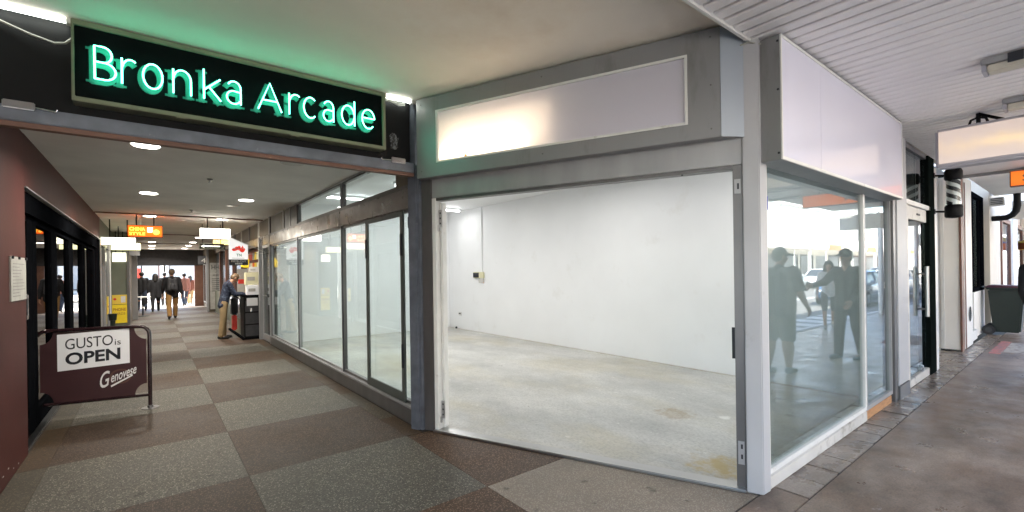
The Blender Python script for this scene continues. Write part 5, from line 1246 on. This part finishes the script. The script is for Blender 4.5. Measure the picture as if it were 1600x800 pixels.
def person(label, loc, rz, h=1.75, bulk=1.0, lean=0.0, head=(0, 0), legs=((0, 0), (0, 0)), arms=((0, 8, 5), (0, 8, 5)), skin='skin',
           top=('jacket', 'cloth_black', 'long', 0.0), bottom=('trousers', 'cloth_denim', 'long'), shoes='shoe_black', hair=('hair_dark', 'short'), cap=None, pack=None, voxel=0.015):
    """+Y is forwards, +X the right hand. legs: (thigh swing, knee bend); arms: (swing, spread, elbow bend) for left then right"""
    root = thing('person', label, 'person', loc, rz)
    k = h / 1.75; b = bulk
    V = Vector
    def down(p, ang, L):  # swing forwards by ang degrees
        return p + V((0, math.sin(R(ang)), -math.cos(R(ang)))) * L
    hipz = 0.0
    joints = {}
    for it_ in range(2):
        low = 9
        for i, s in enumerate((-1, 1)):
            hp = V((s * 0.095 * k, 0, hipz)); kn = down(hp, legs[i][0], 0.42 * k); an = down(kn, legs[i][0] - legs[i][1], 0.42 * k)
            an.x = s * 0.10 * k * (0.8 + 0.2 * b); kn.x = s * 0.10 * k
            joints[i] = (hp, kn, an); low = min(low, an.z)
        hipz += 0.085 * k - low
    ln = R(lean)
    def T(y, z, x=0.0):  # torso coordinates above hip centre, leaning forwards
        return V((x, math.sin(ln) * z + math.cos(ln) * y, hipz + math.cos(ln) * z - math.sin(ln) * y))
    neck = T(0.0, 0.53 * k); hy, hp_ = R(head[0]), head[1]
    hl = R(lean * 0.8 + hp_)
    hc = neck + V((0, math.sin(hl) * 0.155 * k + 0.015, math.cos(hl) * 0.155 * k))
    fwd = V((-math.sin(hy), math.cos(hy) * math.cos(hl), -math.sin(hl))).normalized()
    upv = V((0, math.sin(hl), math.cos(hl))); side = fwd.cross(upv).normalized(); upv = side.cross(fwd)
    sh = [T(-0.01, 0.475 * k, s * 0.175 * k * (0.75 + 0.25 * b)) for s in (-1, 1)]
    arm = []
    for i, s in enumerate((-1, 1)):
        sw, ab, el = arms[i]
        d1 = V((s * math.sin(R(ab)), math.sin(R(sw)) * math.cos(R(ab)), -math.cos(R(sw)) * math.cos(R(ab))))
        e = sh[i] + d1 * 0.29 * k
        d2 = V((s * math.sin(R(ab)) * 0.3 - s * 0.12 * (el > 30), math.sin(R(sw + el)), -math.cos(R(sw + el)))).normalized()
        wv = e + d2 * 0.25 * k
        arm.append((sh[i], e, wv, d2))
    # body: one continuous skin surface
    body = MB()
    for s in (-1, 1):
        body.cap(T(0, 0.02 * k, s * 0.07 * k), 0.085 * k * b, T(0, 0.22 * k, s * 0.06 * k * b), 0.085 * k * b)
        body.cap(T(0, 0.22 * k, s * 0.06 * k * b), 0.085 * k * b, T(0, 0.42 * k, s * 0.085 * k), 0.088 * k * b)
        body.cap(T(-0.005, 0.47 * k, s * 0.03 * k), 0.05 * k, sh[(s + 1) // 2], 0.05 * k)
    body.cap(T(0, 0.44 * k), 0.055 * k, hc - upv * 0.05 * k, 0.053 * k)
    body.cap(hc + upv * 0.03 * k - fwd * 0.012 * k, 0.082 * k, hc - upv * 0.035 * k + fwd * 0.02 * k, 0.066 * k)
    body.cap(hc - upv * 0.06 * k + fwd * 0.035 * k, 0.045 * k, hc - upv * 0.075 * k + fwd * 0.05 * k, 0.032 * k)
    body.cap(hc + fwd * 0.08 * k + upv * 0.01 * k, 0.012 * k, hc + fwd * 0.102 * k - upv * 0.022 * k, 0.016 * k)
    for s in (-1, 1):
        body.cap(hc + side * s * 0.082 * k + upv * 0.01 * k, 0.018 * k, hc + side * s * 0.08 * k - upv * 0.02 * k, 0.014 * k)
    fingers = MB()
    for i, s in enumerate((-1, 1)):
        hp, kn, an = joints[i]
        body.cap(hp, 0.085 * k * b, kn, 0.055 * k * b); body.cap(kn + V((0, -0.012, -0.05 * k)), 0.056 * k * b, down(kn, legs[i][0] - legs[i][1], 0.16 * k), 0.058 * k * b)
        body.cap(down(kn, legs[i][0] - legs[i][1], 0.16 * k), 0.056 * k * b, an, 0.037 * k)
        body.cap(an + V((0, -0.02, -0.035 * k)), 0.036 * k, an + V((0, 0.13 * k, -0.05 * k)), 0.03 * k)
        a0_, e, wv, d2 = arm[i]
        body.cap(a0_, 0.047 * k * b, e, 0.038 * k * b); body.cap(e, 0.04 * k * b, wv, 0.026 * k)
        inn_ = V((-s, 0, 0)); inn_ = (inn_ - d2 * inn_.dot(d2)).normalized(); acr = d2.cross(inn_).normalized()   # palm faces inwards
        pm_ = wv + d2 * 0.05 * k
        for q in (-0.026, 0.0, 0.026): body.cap(wv + d2 * 0.02 * k + acr * q * 0.5 * k, 0.018 * k, wv + d2 * 0.085 * k + acr * q * k, 0.014 * k)
        for q, L in ((-0.032, 0.062), (-0.011, 0.078), (0.011, 0.082), (0.032, 0.07)):
            r0 = wv + d2 * 0.085 * k + acr * q * k
            p1 = r0 + (d2 + inn_ * 0.18) * L * 0.45 * k; p2 = p1 + (d2 + inn_ * 0.6) * L * 0.34 * k; p3 = p2 + (d2 + inn_ * 1.1) * L * 0.24 * k
            fingers.tube([r0 - d2 * 0.02 * k, p1, p2, p3], [0.0095 * k, 0.009 * k, 0.0082 * k, 0.006 * k], 6)
        th = -1 if (acr.dot(V((0, 1, 0.3))) < 0) else 1
        t0 = wv + d2 * 0.035 * k + acr * th * 0.03 * k
        fingers.tube([t0 - acr * th * 0.015 * k, t0 + acr * th * 0.022 * k + d2 * 0.02 * k + inn_ * 0.008 * k, t0 + acr * th * 0.032 * k + d2 * 0.05 * k + inn_ * 0.016 * k, t0 + acr * th * 0.03 * k + d2 * 0.07 * k + inn_ * 0.02 * k], [0.012 * k, 0.011 * k, 0.01 * k, 0.007 * k], 6)
    remesh(body, 'body', M[skin], root, voxel * 0.9, 3, fingers)
    # eyes and mouth
    for s in (-1, 1):
        MB().ell(hc + fwd * 0.079 * k + side * s * 0.031 * k + upv * 0.018 * k, 0.0105 * k, 8, 6).build('eye', M['eye'], root, local=True, smooth=True)
    MB().ell(hc + fwd * 0.083 * k - upv * 0.048 * k, (0.022 * k, 0.012 * k, 0.007 * k), 8, 6).build('mouth', M['lip'], root, local=True, smooth=True)
    # hair
    if hair:
        hm = MB(); st_ = hair[1]
        hm.cap(hc + upv * 0.035 * k - fwd * 0.022 * k, 0.094 * k, hc + upv * 0.0 * k - fwd * 0.035 * k, 0.084 * k)
        if st_ == 'long':
            hm.cap(hc - fwd * 0.045 * k, 0.09 * k, hc - fwd * 0.075 * k - upv * 0.20 * k, 0.075 * k)
            for s in (-1, 1): hm.cap(hc + side * s * 0.06 * k, 0.05 * k, hc + side * s * 0.075 * k - upv * 0.2 * k - fwd * 0.03 * k, 0.045 * k)
        remesh(hm, 'hair', M[hair[0]], root, 0.012, 2)
    if cap:
        cm = MB(); cm.cap(hc + upv * 0.052 * k - fwd * 0.01 * k, 0.093 * k, hc + upv * 0.045 * k - fwd * 0.012 * k, 0.096 * k)
        cm.cap(hc + upv * 0.05 * k + fwd * 0.06 * k + side * 0.03 * k, 0.022 * k, hc + upv * 0.04 * k + fwd * 0.16 * k + side * 0.03 * k, 0.014 * k)
        cm.cap(hc + upv * 0.05 * k + fwd * 0.06 * k - side * 0.03 * k, 0.022 * k, hc + upv * 0.04 * k + fwd * 0.16 * k - side * 0.03 * k, 0.014 * k)
        remesh(cm, 'cap', M[cap], root, 0.011, 2)
    # top
    nm, mm, sleeve, ext = top
    tp = MB(); q = 0.018 * k
    for s in (-1, 1):
        tp.cap(T(0, (-0.03 - ext) * k, s * (0.075 + 0.1 * ext) * k * (0.5 + 0.5 * b)), 0.085 * k * b + q, T(0, 0.22 * k, s * 0.065 * k * b), 0.088 * k * b + q)
        tp.cap(T(0, 0.22 * k, s * 0.065 * k * b), 0.088 * k * b + q, T(0, 0.41 * k, s * 0.09 * k), 0.088 * k * b + q)
        tp.cap(T(-0.005, 0.47 * k, s * 0.04 * k), 0.05 * k + q, sh[(s + 1) // 2], 0.053 * k + q)
    if b > 1.1: tp.cap(T(0.06, 0.16 * k), 0.12 * k * b, T(0.03, 0.33 * k), 0.10 * k * b)
    tp.cap(T(-0.01, 0.45 * k), 0.06 * k, T(-0.005, 0.535 * k), 0.058 * k)
    for i in (0, 1):
        a0_, e, wv, d2 = arm[i]
        if sleeve == 'long': tp.cap(a0_, 0.05 * k * b + q, e, 0.043 * k * b + q * 0.8); tp.cap(e, 0.043 * k * b + q * 0.8, wv - d2 * 0.01, 0.031 * k + q * 0.5)
        else: tp.cap(a0_, 0.052 * k * b + q, a0_.lerp(e, 0.72), 0.05 * k * b + q)
    remesh(tp, nm, M[mm], root, voxel, 3)
    # bottom
    nm, mm, ln_ = bottom
    bm_ = MB()
    for i, s in enumerate((-1, 1)):
        hp, kn, an = joints[i]; sk_ = 0.016 * k
        bm_.cap(T(0, 0.08 * k, s * 0.06 * k), 0.088 * k * b, hp, 0.092 * k * b)
        bm_.cap(hp, 0.092 * k * b, kn, 0.062 * k * b + sk_)
        if ln_ == 'long': bm_.cap(kn, 0.062 * k * b + sk_ * 0.8, an + V((0, 0, 0.0)), 0.047 * k + sk_)
    remesh(bm_, nm, M[mm], root, voxel, 3)
    for i, s in enumerate((-1, 1)):
        hp, kn, an = joints[i]
        tilt = R(max(0.0, legs[i][1] - legs[i][0]) * 0.6)
        f2 = V((0, math.cos(tilt), -math.sin(tilt)))
        sm = MB(); sm.cap(an + V((0, -0.035 * k, -0.03 * k)), 0.042 * k, an + V((0, 0.0, -0.015 * k)), 0.046 * k)
        sm.cap(an + V((0, -0.035 * k, -0.045 * k)), 0.04 * k, an + f2 * 0.15 * k + V((0, 0, -0.05 * k)), 0.038 * k)
        sm.cap(an + f2 * 0.09 * k + V((0, 0, -0.045 * k)), 0.042 * k, an + f2 * 0.165 * k + V((0, 0, -0.053 * k)), 0.03 * k)
        remesh(sm, 'shoe', M[shoes], root, 0.011, 2)
    if pack:
        bk = MB(); c = T(-0.20 * k, 0.27 * k)
        for s in (-1, 1): bk.cap(T(-0.19 * k, 0.12 * k, s * 0.075 * k), 0.075 * k, T(-0.18 * k, 0.42 * k, s * 0.065 * k), 0.07 * k)
        bk.cap(T(-0.25 * k, 0.14 * k), 0.06 * k, T(-0.25 * k, 0.24 * k), 0.06 * k)
        p_ = thing('backpack', 'charcoal backpack worn by the man in ochre trousers', 'backpack', loc, rz)
        remesh(bk, 'pack_body', M[pack], p_, 0.012, 3)
        for s in (-1, 1):
            MB().tube([T(-0.12 * k, 0.48 * k, s * 0.085 * k), T(0.02, 0.545 * k, s * 0.095 * k), T(0.125, 0.45 * k, s * 0.1 * k), T(0.125, 0.25 * k, s * 0.12 * k), T(0.0, 0.12 * k, s * 0.165 * k), T(-0.14 * k, 0.1 * k, s * 0.12 * k)], 0.018, 6).build('strap', M[pack], p_, local=True, smooth=True)
    return root

walkA = ((22, 8), (-14, 22)); walkB = ((-12, 20), (20, 6))
person('man with backpack, cap and ochre trousers walking away down the arcade', (0.57, 20.5, 0), 0.05, 1.84, 1.08, 3, legs=walkB, arms=((12, 12, 20), (-12, 12, 15)),
       top=('jacket', 'cloth_black', 'long', 0.05), bottom=('trousers', 'cloth_ochre', 'long'), hair=('hair_brown', 'short'), cap='cloth_grey', pack='cloth_grey')
person('dark clad man at left of the group leaving the arcade', (-0.36, 26.6, 0), 0.1, 1.80, 1.05, 2, legs=walkA, arms=((-10, 12, 10), (10, 14, 40)), top=('jacket', 'cloth_black', 'long', 0.06), bottom=('trousers', 'cloth_denim', 'long'), voxel=0.018)
person('long-haired woman in a long black coat walking to the exit', (0.12, 25.4, 0), 0.0, 1.70, 1.1, 2, legs=walkB, arms=((-6, 14, 8), (8, 12, 12)), top=('coat', 'cloth_black', 'long', 0.22), bottom=('leggings', 'cloth_black', 'long'), hair=('hair_dark', 'long'), voxel=0.018)
t = thing('shopping_bag', 'dark shopping bag hanging from the hand of the woman in the long coat', 'bag', (-0.16, 25.35, 0.3))
MB().hexa([(-0.34, 25.25, 0.32), (-0.14, 25.25, 0.32), (-0.14, 25.45, 0.32), (-0.34, 25.45, 0.32), (-0.32, 25.28, 0.66), (-0.16, 25.28, 0.66), (-0.16, 25.42, 0.66), (-0.32, 25.42, 0.66)]).build('bag_body', M['cloth_black'], t, 0.03)
MB().tube([(-0.30, 25.35, 0.65), (-0.27, 25.35, 0.80), (-0.21, 25.35, 0.80), (-0.18, 25.35, 0.65)], 0.01, 6).build('bag_handle', M['cloth_black'], t)
person('man in black half hidden behind the backpack walker', (0.50, 28.9, 0), -0.1, 1.78, 1.0, 2, legs=walkA, top=('jacket', 'cloth_black', 'long', 0.05), bottom=('trousers', 'cloth_black', 'long'), voxel=0.02)
person('dark-haired person in a dusky pink top and jeans near the exit', (1.30, 28.6, 0), 0.15, 1.72, 0.98, 2, legs=walkB, top=('top', 'cloth_pink', 'long', 0.02), bottom=('jeans', 'cloth_denim', 'long'), voxel=0.02)
person('short person in a red brown coat rightmost in the exit', (1.58, 29.6, 0), -0.2, 1.60, 1.05, 3, legs=walkA, top=('coat', 'cloth_brown', 'long', 0.18), bottom=('leggings', 'cloth_khaki', 'long'), hair=('hair_dark', 'long'), voxel=0.02)
person('old man in a navy patterned shirt bending over the key counter', (1.36, 13.05, 0), R(-86), 1.66, 1.02, 14, head=(0, 38), legs=((2, 2), (-4, 4)), arms=((28, 6, 62), (24, 6, 66)),
       top=('shirt', 'cloth_pattern', 'long', 0.05), bottom=('trousers', 'cloth_khaki', 'long'), hair=('hair_brown', 'short'))
t = thing('shoulder_bag', 'black and red bag standing between the old man and the counter', 'bag', (1.60, 13.3, 0.2))
MB().box(1.54, 13.15, 0.55, 1.68, 13.42, 0.98).build('black_bag', M['cloth_black'], t, 0.03)
MB().box(1.56, 13.18, 0.16, 1.66, 13.40, 0.545).build('red_bag', M['red_print'], t, 0.025)
MB().tube([(1.61, 13.2, 0.97), (1.60, 13.22, 1.08), (1.60, 13.35, 1.08), (1.61, 13.37, 0.97)], 0.009, 6).build('bag_handle', M['cloth_black'], t)
# the two men on the footpath, and others the street windows mirror
person('heavy man in cap, dark polo and shorts on the footpath', (7.15, 0.02, 0), R(-84), 1.84, 1.32, 2, head=(35, 6), legs=((4, 3), (-5, 4)), arms=((10, 12, 28), (6, 14, 20)), skin='skin_tan',
       top=('polo_shirt', 'cloth_navy', 'short', 0.04), bottom=('shorts', 'cloth_grey', 'short'), shoes='shoe_blue', hair=('hair_dark', 'short'), cap='cloth_black')
person('man in dark jumper and black trousers at right edge, facing left', (9.05, 0.34, 0), R(110), 1.84, 1.08, 2, head=(0, 4), legs=((8, 4), (-6, 8)), arms=((50, 6, 30), (14, 8, 30)),
       top=('jumper', 'cloth_black', 'long', 0.04), bottom=('trousers', 'cloth_black', 'long'), shoes='shoe_blue', hair=('hair_dark', 'short'), cap='cloth_black')
person('slim woman in a pale top with dark shorts by the kerb', (13.2, -1.2, 0), R(70), 1.74, 0.86, 2, head=(0, 0), legs=walkA, arms=((-20, 10, 10), (25, 10, 30)), top=('top', 'cloth_pale', 'short', 0.0), bottom=('shorts', 'cloth_grey', 'short'), shoes='shoe_grey', hair=('hair_dark', 'long'))
person('distant man in a white tee shirt walking towards us down the footpath', (20.6, 0.72, 0), R(95), 1.76, 1.0, 1, legs=walkA, top=('tee_shirt', 'cloth_pale', 'short', 0.02), bottom=('trousers', 'cloth_black', 'long'), voxel=0.02)

# ------------------------------------------------------------------ cars across the street (seen mirrored in the windows)
def make_car(label, paint, loc, rz):
    root = thing('parked_car', label, 'car', loc, rz, 'cars parked along the street')
    # stations: x, floor, shoulder height, hood height, half width
    st_ = [(-2.15, 0.42, 0.62, 0.70, 0.70), (-2.05, 0.30, 0.72, 0.88, 0.80), (-1.6, 0.22, 0.78, 0.96, 0.85), (-0.6, 0.20, 0.80, 0.97, 0.87), (0.5, 0.20, 0.79, 0.95, 0.87), (1.0, 0.21, 0.76, 0.92, 0.86), (1.7, 0.24, 0.70, 0.80, 0.83), (2.05, 0.30, 0.60, 0.68, 0.76), (2.15, 0.40, 0.52, 0.56, 0.66)]
    b = MB(); rings = []
    for x, f, s_, t_, w in st_:
        pts = [(-w * 0.9, f), (-w, f + 0.12), (-w, s_), (-w * 0.9, t_), (w * 0.9, t_), (w, s_), (w, f + 0.12), (w * 0.9, f)]
        rings.append([b.bm.verts.new((x, y, z)) for y, z in pts])
    for a, c in zip(rings, rings[1:]):
        for i in range(8): b.bm.faces.new((a[i], a[(i + 1) % 8], c[(i + 1) % 8], c[i]))
    b.bm.faces.new(rings[0][::-1]); b.bm.faces.new(rings[-1])
    b.build('body', M[paint], root, 0.03, True, local=True)
    g = MB(); g.hexa([(-1.75, -0.74, 0.93), (1.05, -0.74, 0.90), (1.05, 0.74, 0.90), (-1.75, 0.74, 0.93), (-1.2, -0.58, 1.40), (0.25, -0.58, 1.40), (0.25, 0.58, 1.40), (-1.2, 0.58, 1.40)])
    g.build('windows', M['glass_far'], root, 0.04, local=True)
    r_ = MB(); r_.hexa([(-1.24, -0.6, 1.385), (0.29, -0.6, 1.385), (0.29, 0.6, 1.385), (-1.24, 0.6, 1.385), (-1.1, -0.5, 1.45), (0.12, -0.5, 1.45), (0.12, 0.5, 1.45), (-1.1, 0.5, 1.45)])
    r_.build('roof', M[paint], root, 0.02, local=True)
    pl = MB()
    for s in (-1, 1):
        for (x0, z0_, x1, z1_) in ((1.06, 0.9, 0.27, 1.4), (-1.76, 0.93, -1.21, 1.4), (-0.38, 0.92, -0.42, 1.4)):
            pl.tube([(x0, s * 0.75, z0_), (x1, s * 0.595, z1_)], 0.03, 6)
    pl.build('pillars', M[paint], root, local=True)
    for x in (-1.32, 1.32):
        for s in (-1, 1):
            w = MB().lathe([(0.18, -0.1), (0.29, -0.105), (0.315, -0.08), (0.315, 0.08), (0.29, 0.105), (0.18, 0.1)], (x, s * 0.79, 0.315), 20, 'Y').build('wheel', M['rubber'], root, smooth=True, local=True)
            MB().lathe([(0.19, -0.112), (0.19, 0.112)], (x, s * 0.79, 0.315), 16, 'Y').build('rim', M['chrome'], w, local=True)
    for s in (-1, 1):
        MB().ell((2.06, s * 0.55, 0.60), (0.08, 0.16, 0.08)).build('headlight', M['lamp_clear'], root, smooth=True, local=True)
        MB().ell((-2.08, s * 0.60, 0.72), (0.05, 0.14, 0.08)).build('tail_light', M['lamp_red'], root, smooth=True, local=True)
        MB().box(0.75, s * 0.86, 0.93, 0.93, s * 1.02, 1.05).build('mirror', M[paint], root, 0.02, local=True)
    MB().box(2.13, -0.26, 0.40, 2.165, 0.26, 0.51).build('number_plate', M['white_print'], root, local=True)
    return root
RZ = -0.13
make_car('blue sedan at the far kerb opposite the shops, first of the row', 'car_blue', (27.0, -9.9, RZ), R(180))
make_car('silver sedan parked at the far kerb beyond the blue one', 'car_silver', (33.5, -9.9, RZ), 0)
make_car('white sedan parked third along the far kerb', 'car_white', (40.0, -9.9, RZ), R(180))
make_car('maroon sedan parked fourth along the far kerb', 'car_red', (47.0, -9.9, RZ), 0)
make_car('silver sedan last in the far kerb row', 'car_silver', (56.0, -9.9, RZ), R(180))
make_car('blue sedan waiting on the near side of the road', 'car_blue', (24.0, -3.6, RZ), R(180))
make_car('white sedan waiting behind the blue one on the near side', 'car_white', (31.0, -3.7, RZ), R(180))

# ------------------------------------------------------------------ buildings across the street and beyond the arcade
def street_building(label, x0, x1, y, ydir, h, wall, awn, seed, roof=None, nwin=5, plain=False):
    rnd = random.Random(seed)
    t = thing('street_building', label, 'building', ((x0 + x1) / 2, y, 0))
    yb = y - ydir * 10
    MB().box(x0, yb, -0.1, x1, y, h).build('wall', M[wall], t)
    MB().box(x0 - 0.15, yb, h + 0.001, x1 + 0.15, y + ydir * 0.2, h + 0.4).build('cornice', M['white_trim'], t, 0.03)
    if roof: MB().prism([(x0, yb, h + 0.402), (x1, yb, h + 0.402), (x1 - 1, (yb + y) / 2, h + 2.2), (x0 + 1, (yb + y) / 2, h + 2.2)], (0, ydir * 0.3, 0)).build('roof', M[roof], t)
    step = (x1 - x0) / nwin
    for k in range(nwin):
        xc = x0 + step * (k + 0.5)
        for z0_ in ([4.6] if h < 8 else [4.6, 7.2]):
            w = frame_y(xc - 0.65, xc + 0.65, z0_, z0_ + 1.7, y + ydir * 0.06 if ydir > 0 else y - 0.06, 0.1, -ydir * 0.055 if ydir > 0 else 0.055, M['white_trim'], 'window', t)
            MB().box(xc - 0.56, y + ydir * 0.004, z0_ + 0.09, xc + 0.56, y + ydir * 0.02, z0_ + 1.61).build('pane', M['pane_pale'], w)
        a = xc - step * 0.42; b = xc + step * 0.42
        w = frame_y(a, b, 0.3, 2.7, y + ydir * 0.08 if ydir > 0 else y - 0.08, 0.12, -ydir * 0.07 if ydir > 0 else 0.07, M[rnd.choice(['alu_dark', 'white_trim', 'brown_edge'])], 'shopfront', t)
        MB().box(a + 0.1, y + ydir * 0.004, 0.4, b - 0.1, y + ydir * 0.03, 2.6).build('pane', M['pane_pale'] if plain else M['glass_far'], w)
        if plain: continue
        MB().box(a, y + ydir * 2.52, 3.05, b, y + ydir * 2.58, 3.55).build('fascia_board', M[rnd.choice(awn)], t)
    if plain: return t
    MB().box(x0, y + ydir * 0.1, 3.1, x1, y + ydir * 2.5, 3.25).build('awning', M['cream2'], t)
    for k in range(nwin + 1):
        xx = x0 + 0.15 + (x1 - x0 - 0.3) * k / nwin
        MB().tube([(xx, y + ydir * 2.3, 0.0), (xx, y + ydir * 2.3, 3.1)], 0.06, 8).build('awning_post', M['white_trim'], t)
    return t
awn1 = ['cream2', 'cream', 'white_trim', 'timber', 'cream2']
specs = [(-20, 2, 7.5, 'cream2'), (2.2, 16, 8.6, 'tan_wall'), (16.2, 30, 7.0, 'cream2'), (30.2, 46, 8.2, 'cream'), (46.2, 66, 7.4, 'cream2'), (66.2, 92, 8.4, 'cream2')]
labs = ['white rendered block facing the camera from across the street', 'sand coloured two storey shops across the street', 'low white shops across the street beside the sand ones',
        'cream shops with tall parapet across the street', 'long white shops further along the other side', 'white shops farthest along the other side']
for i, (a, b, h, wl_) in enumerate(specs):
    street_building(labs[i], a, b, -15.0, 1, h, wl_, awn1, i, 'roof_red' if i in (1, 3) else None)
street_building('cream street block seen through the far arcade exit, left half', -16, 0.9, 58, -1, 6.0, 'cream2', ['red_wall', 'white_trim', 'cream2'], 21, plain=True)
street_building('pale blue grey trimmed block through the far exit, right half', 1.1, 18, 58, -1, 6.0, 'cream2', ['white_trim', 'blue_print', 'cream2'], 22, plain=True)
t = thing('street_building', 'white building closing the far right end of the street', 'building', (75, 1, 0))
MB().box(95, -16, -0.1, 108, 30, 9).build('wall', M['cream2'], t)
for k in range(8):
    w = MB().box(94.9, -14 + k * 5, 4.4, 94.99, -12.4 + k * 5, 6.4).build('window', M['white_trim'], t); MB().box(94.87, -13.9 + k * 5, 4.5, 94.895, -12.5 + k * 5, 6.3).build('pane', M['glass_far'], w)
rb = thing('red_banner', 'red shop banner on the far footpath left of the exit', 'banner', (-0.9, 33, 0))
MB().box(-1.25, 30.9, 0.5, -0.45, 30.96, 1.95).build('banner_cloth', M['red_wall'], rb)
MB().tube([(-0.42, 30.93, -0.004), (-0.42, 30.93, 2.1)], 0.025, 8).build('banner_pole', M['black'], rb)
hl = MB()
random.seed(5)
for k in range(40):
    a = -120 + k * 9
    hl.box(a, 180 + 6 * math.sin(k), -0.15, a + 9.2, 186, 9 + 4 * math.sin(k * 0.7) + 3 * random.random())
bpy.context.view_layer.update()
hl.bm.free()
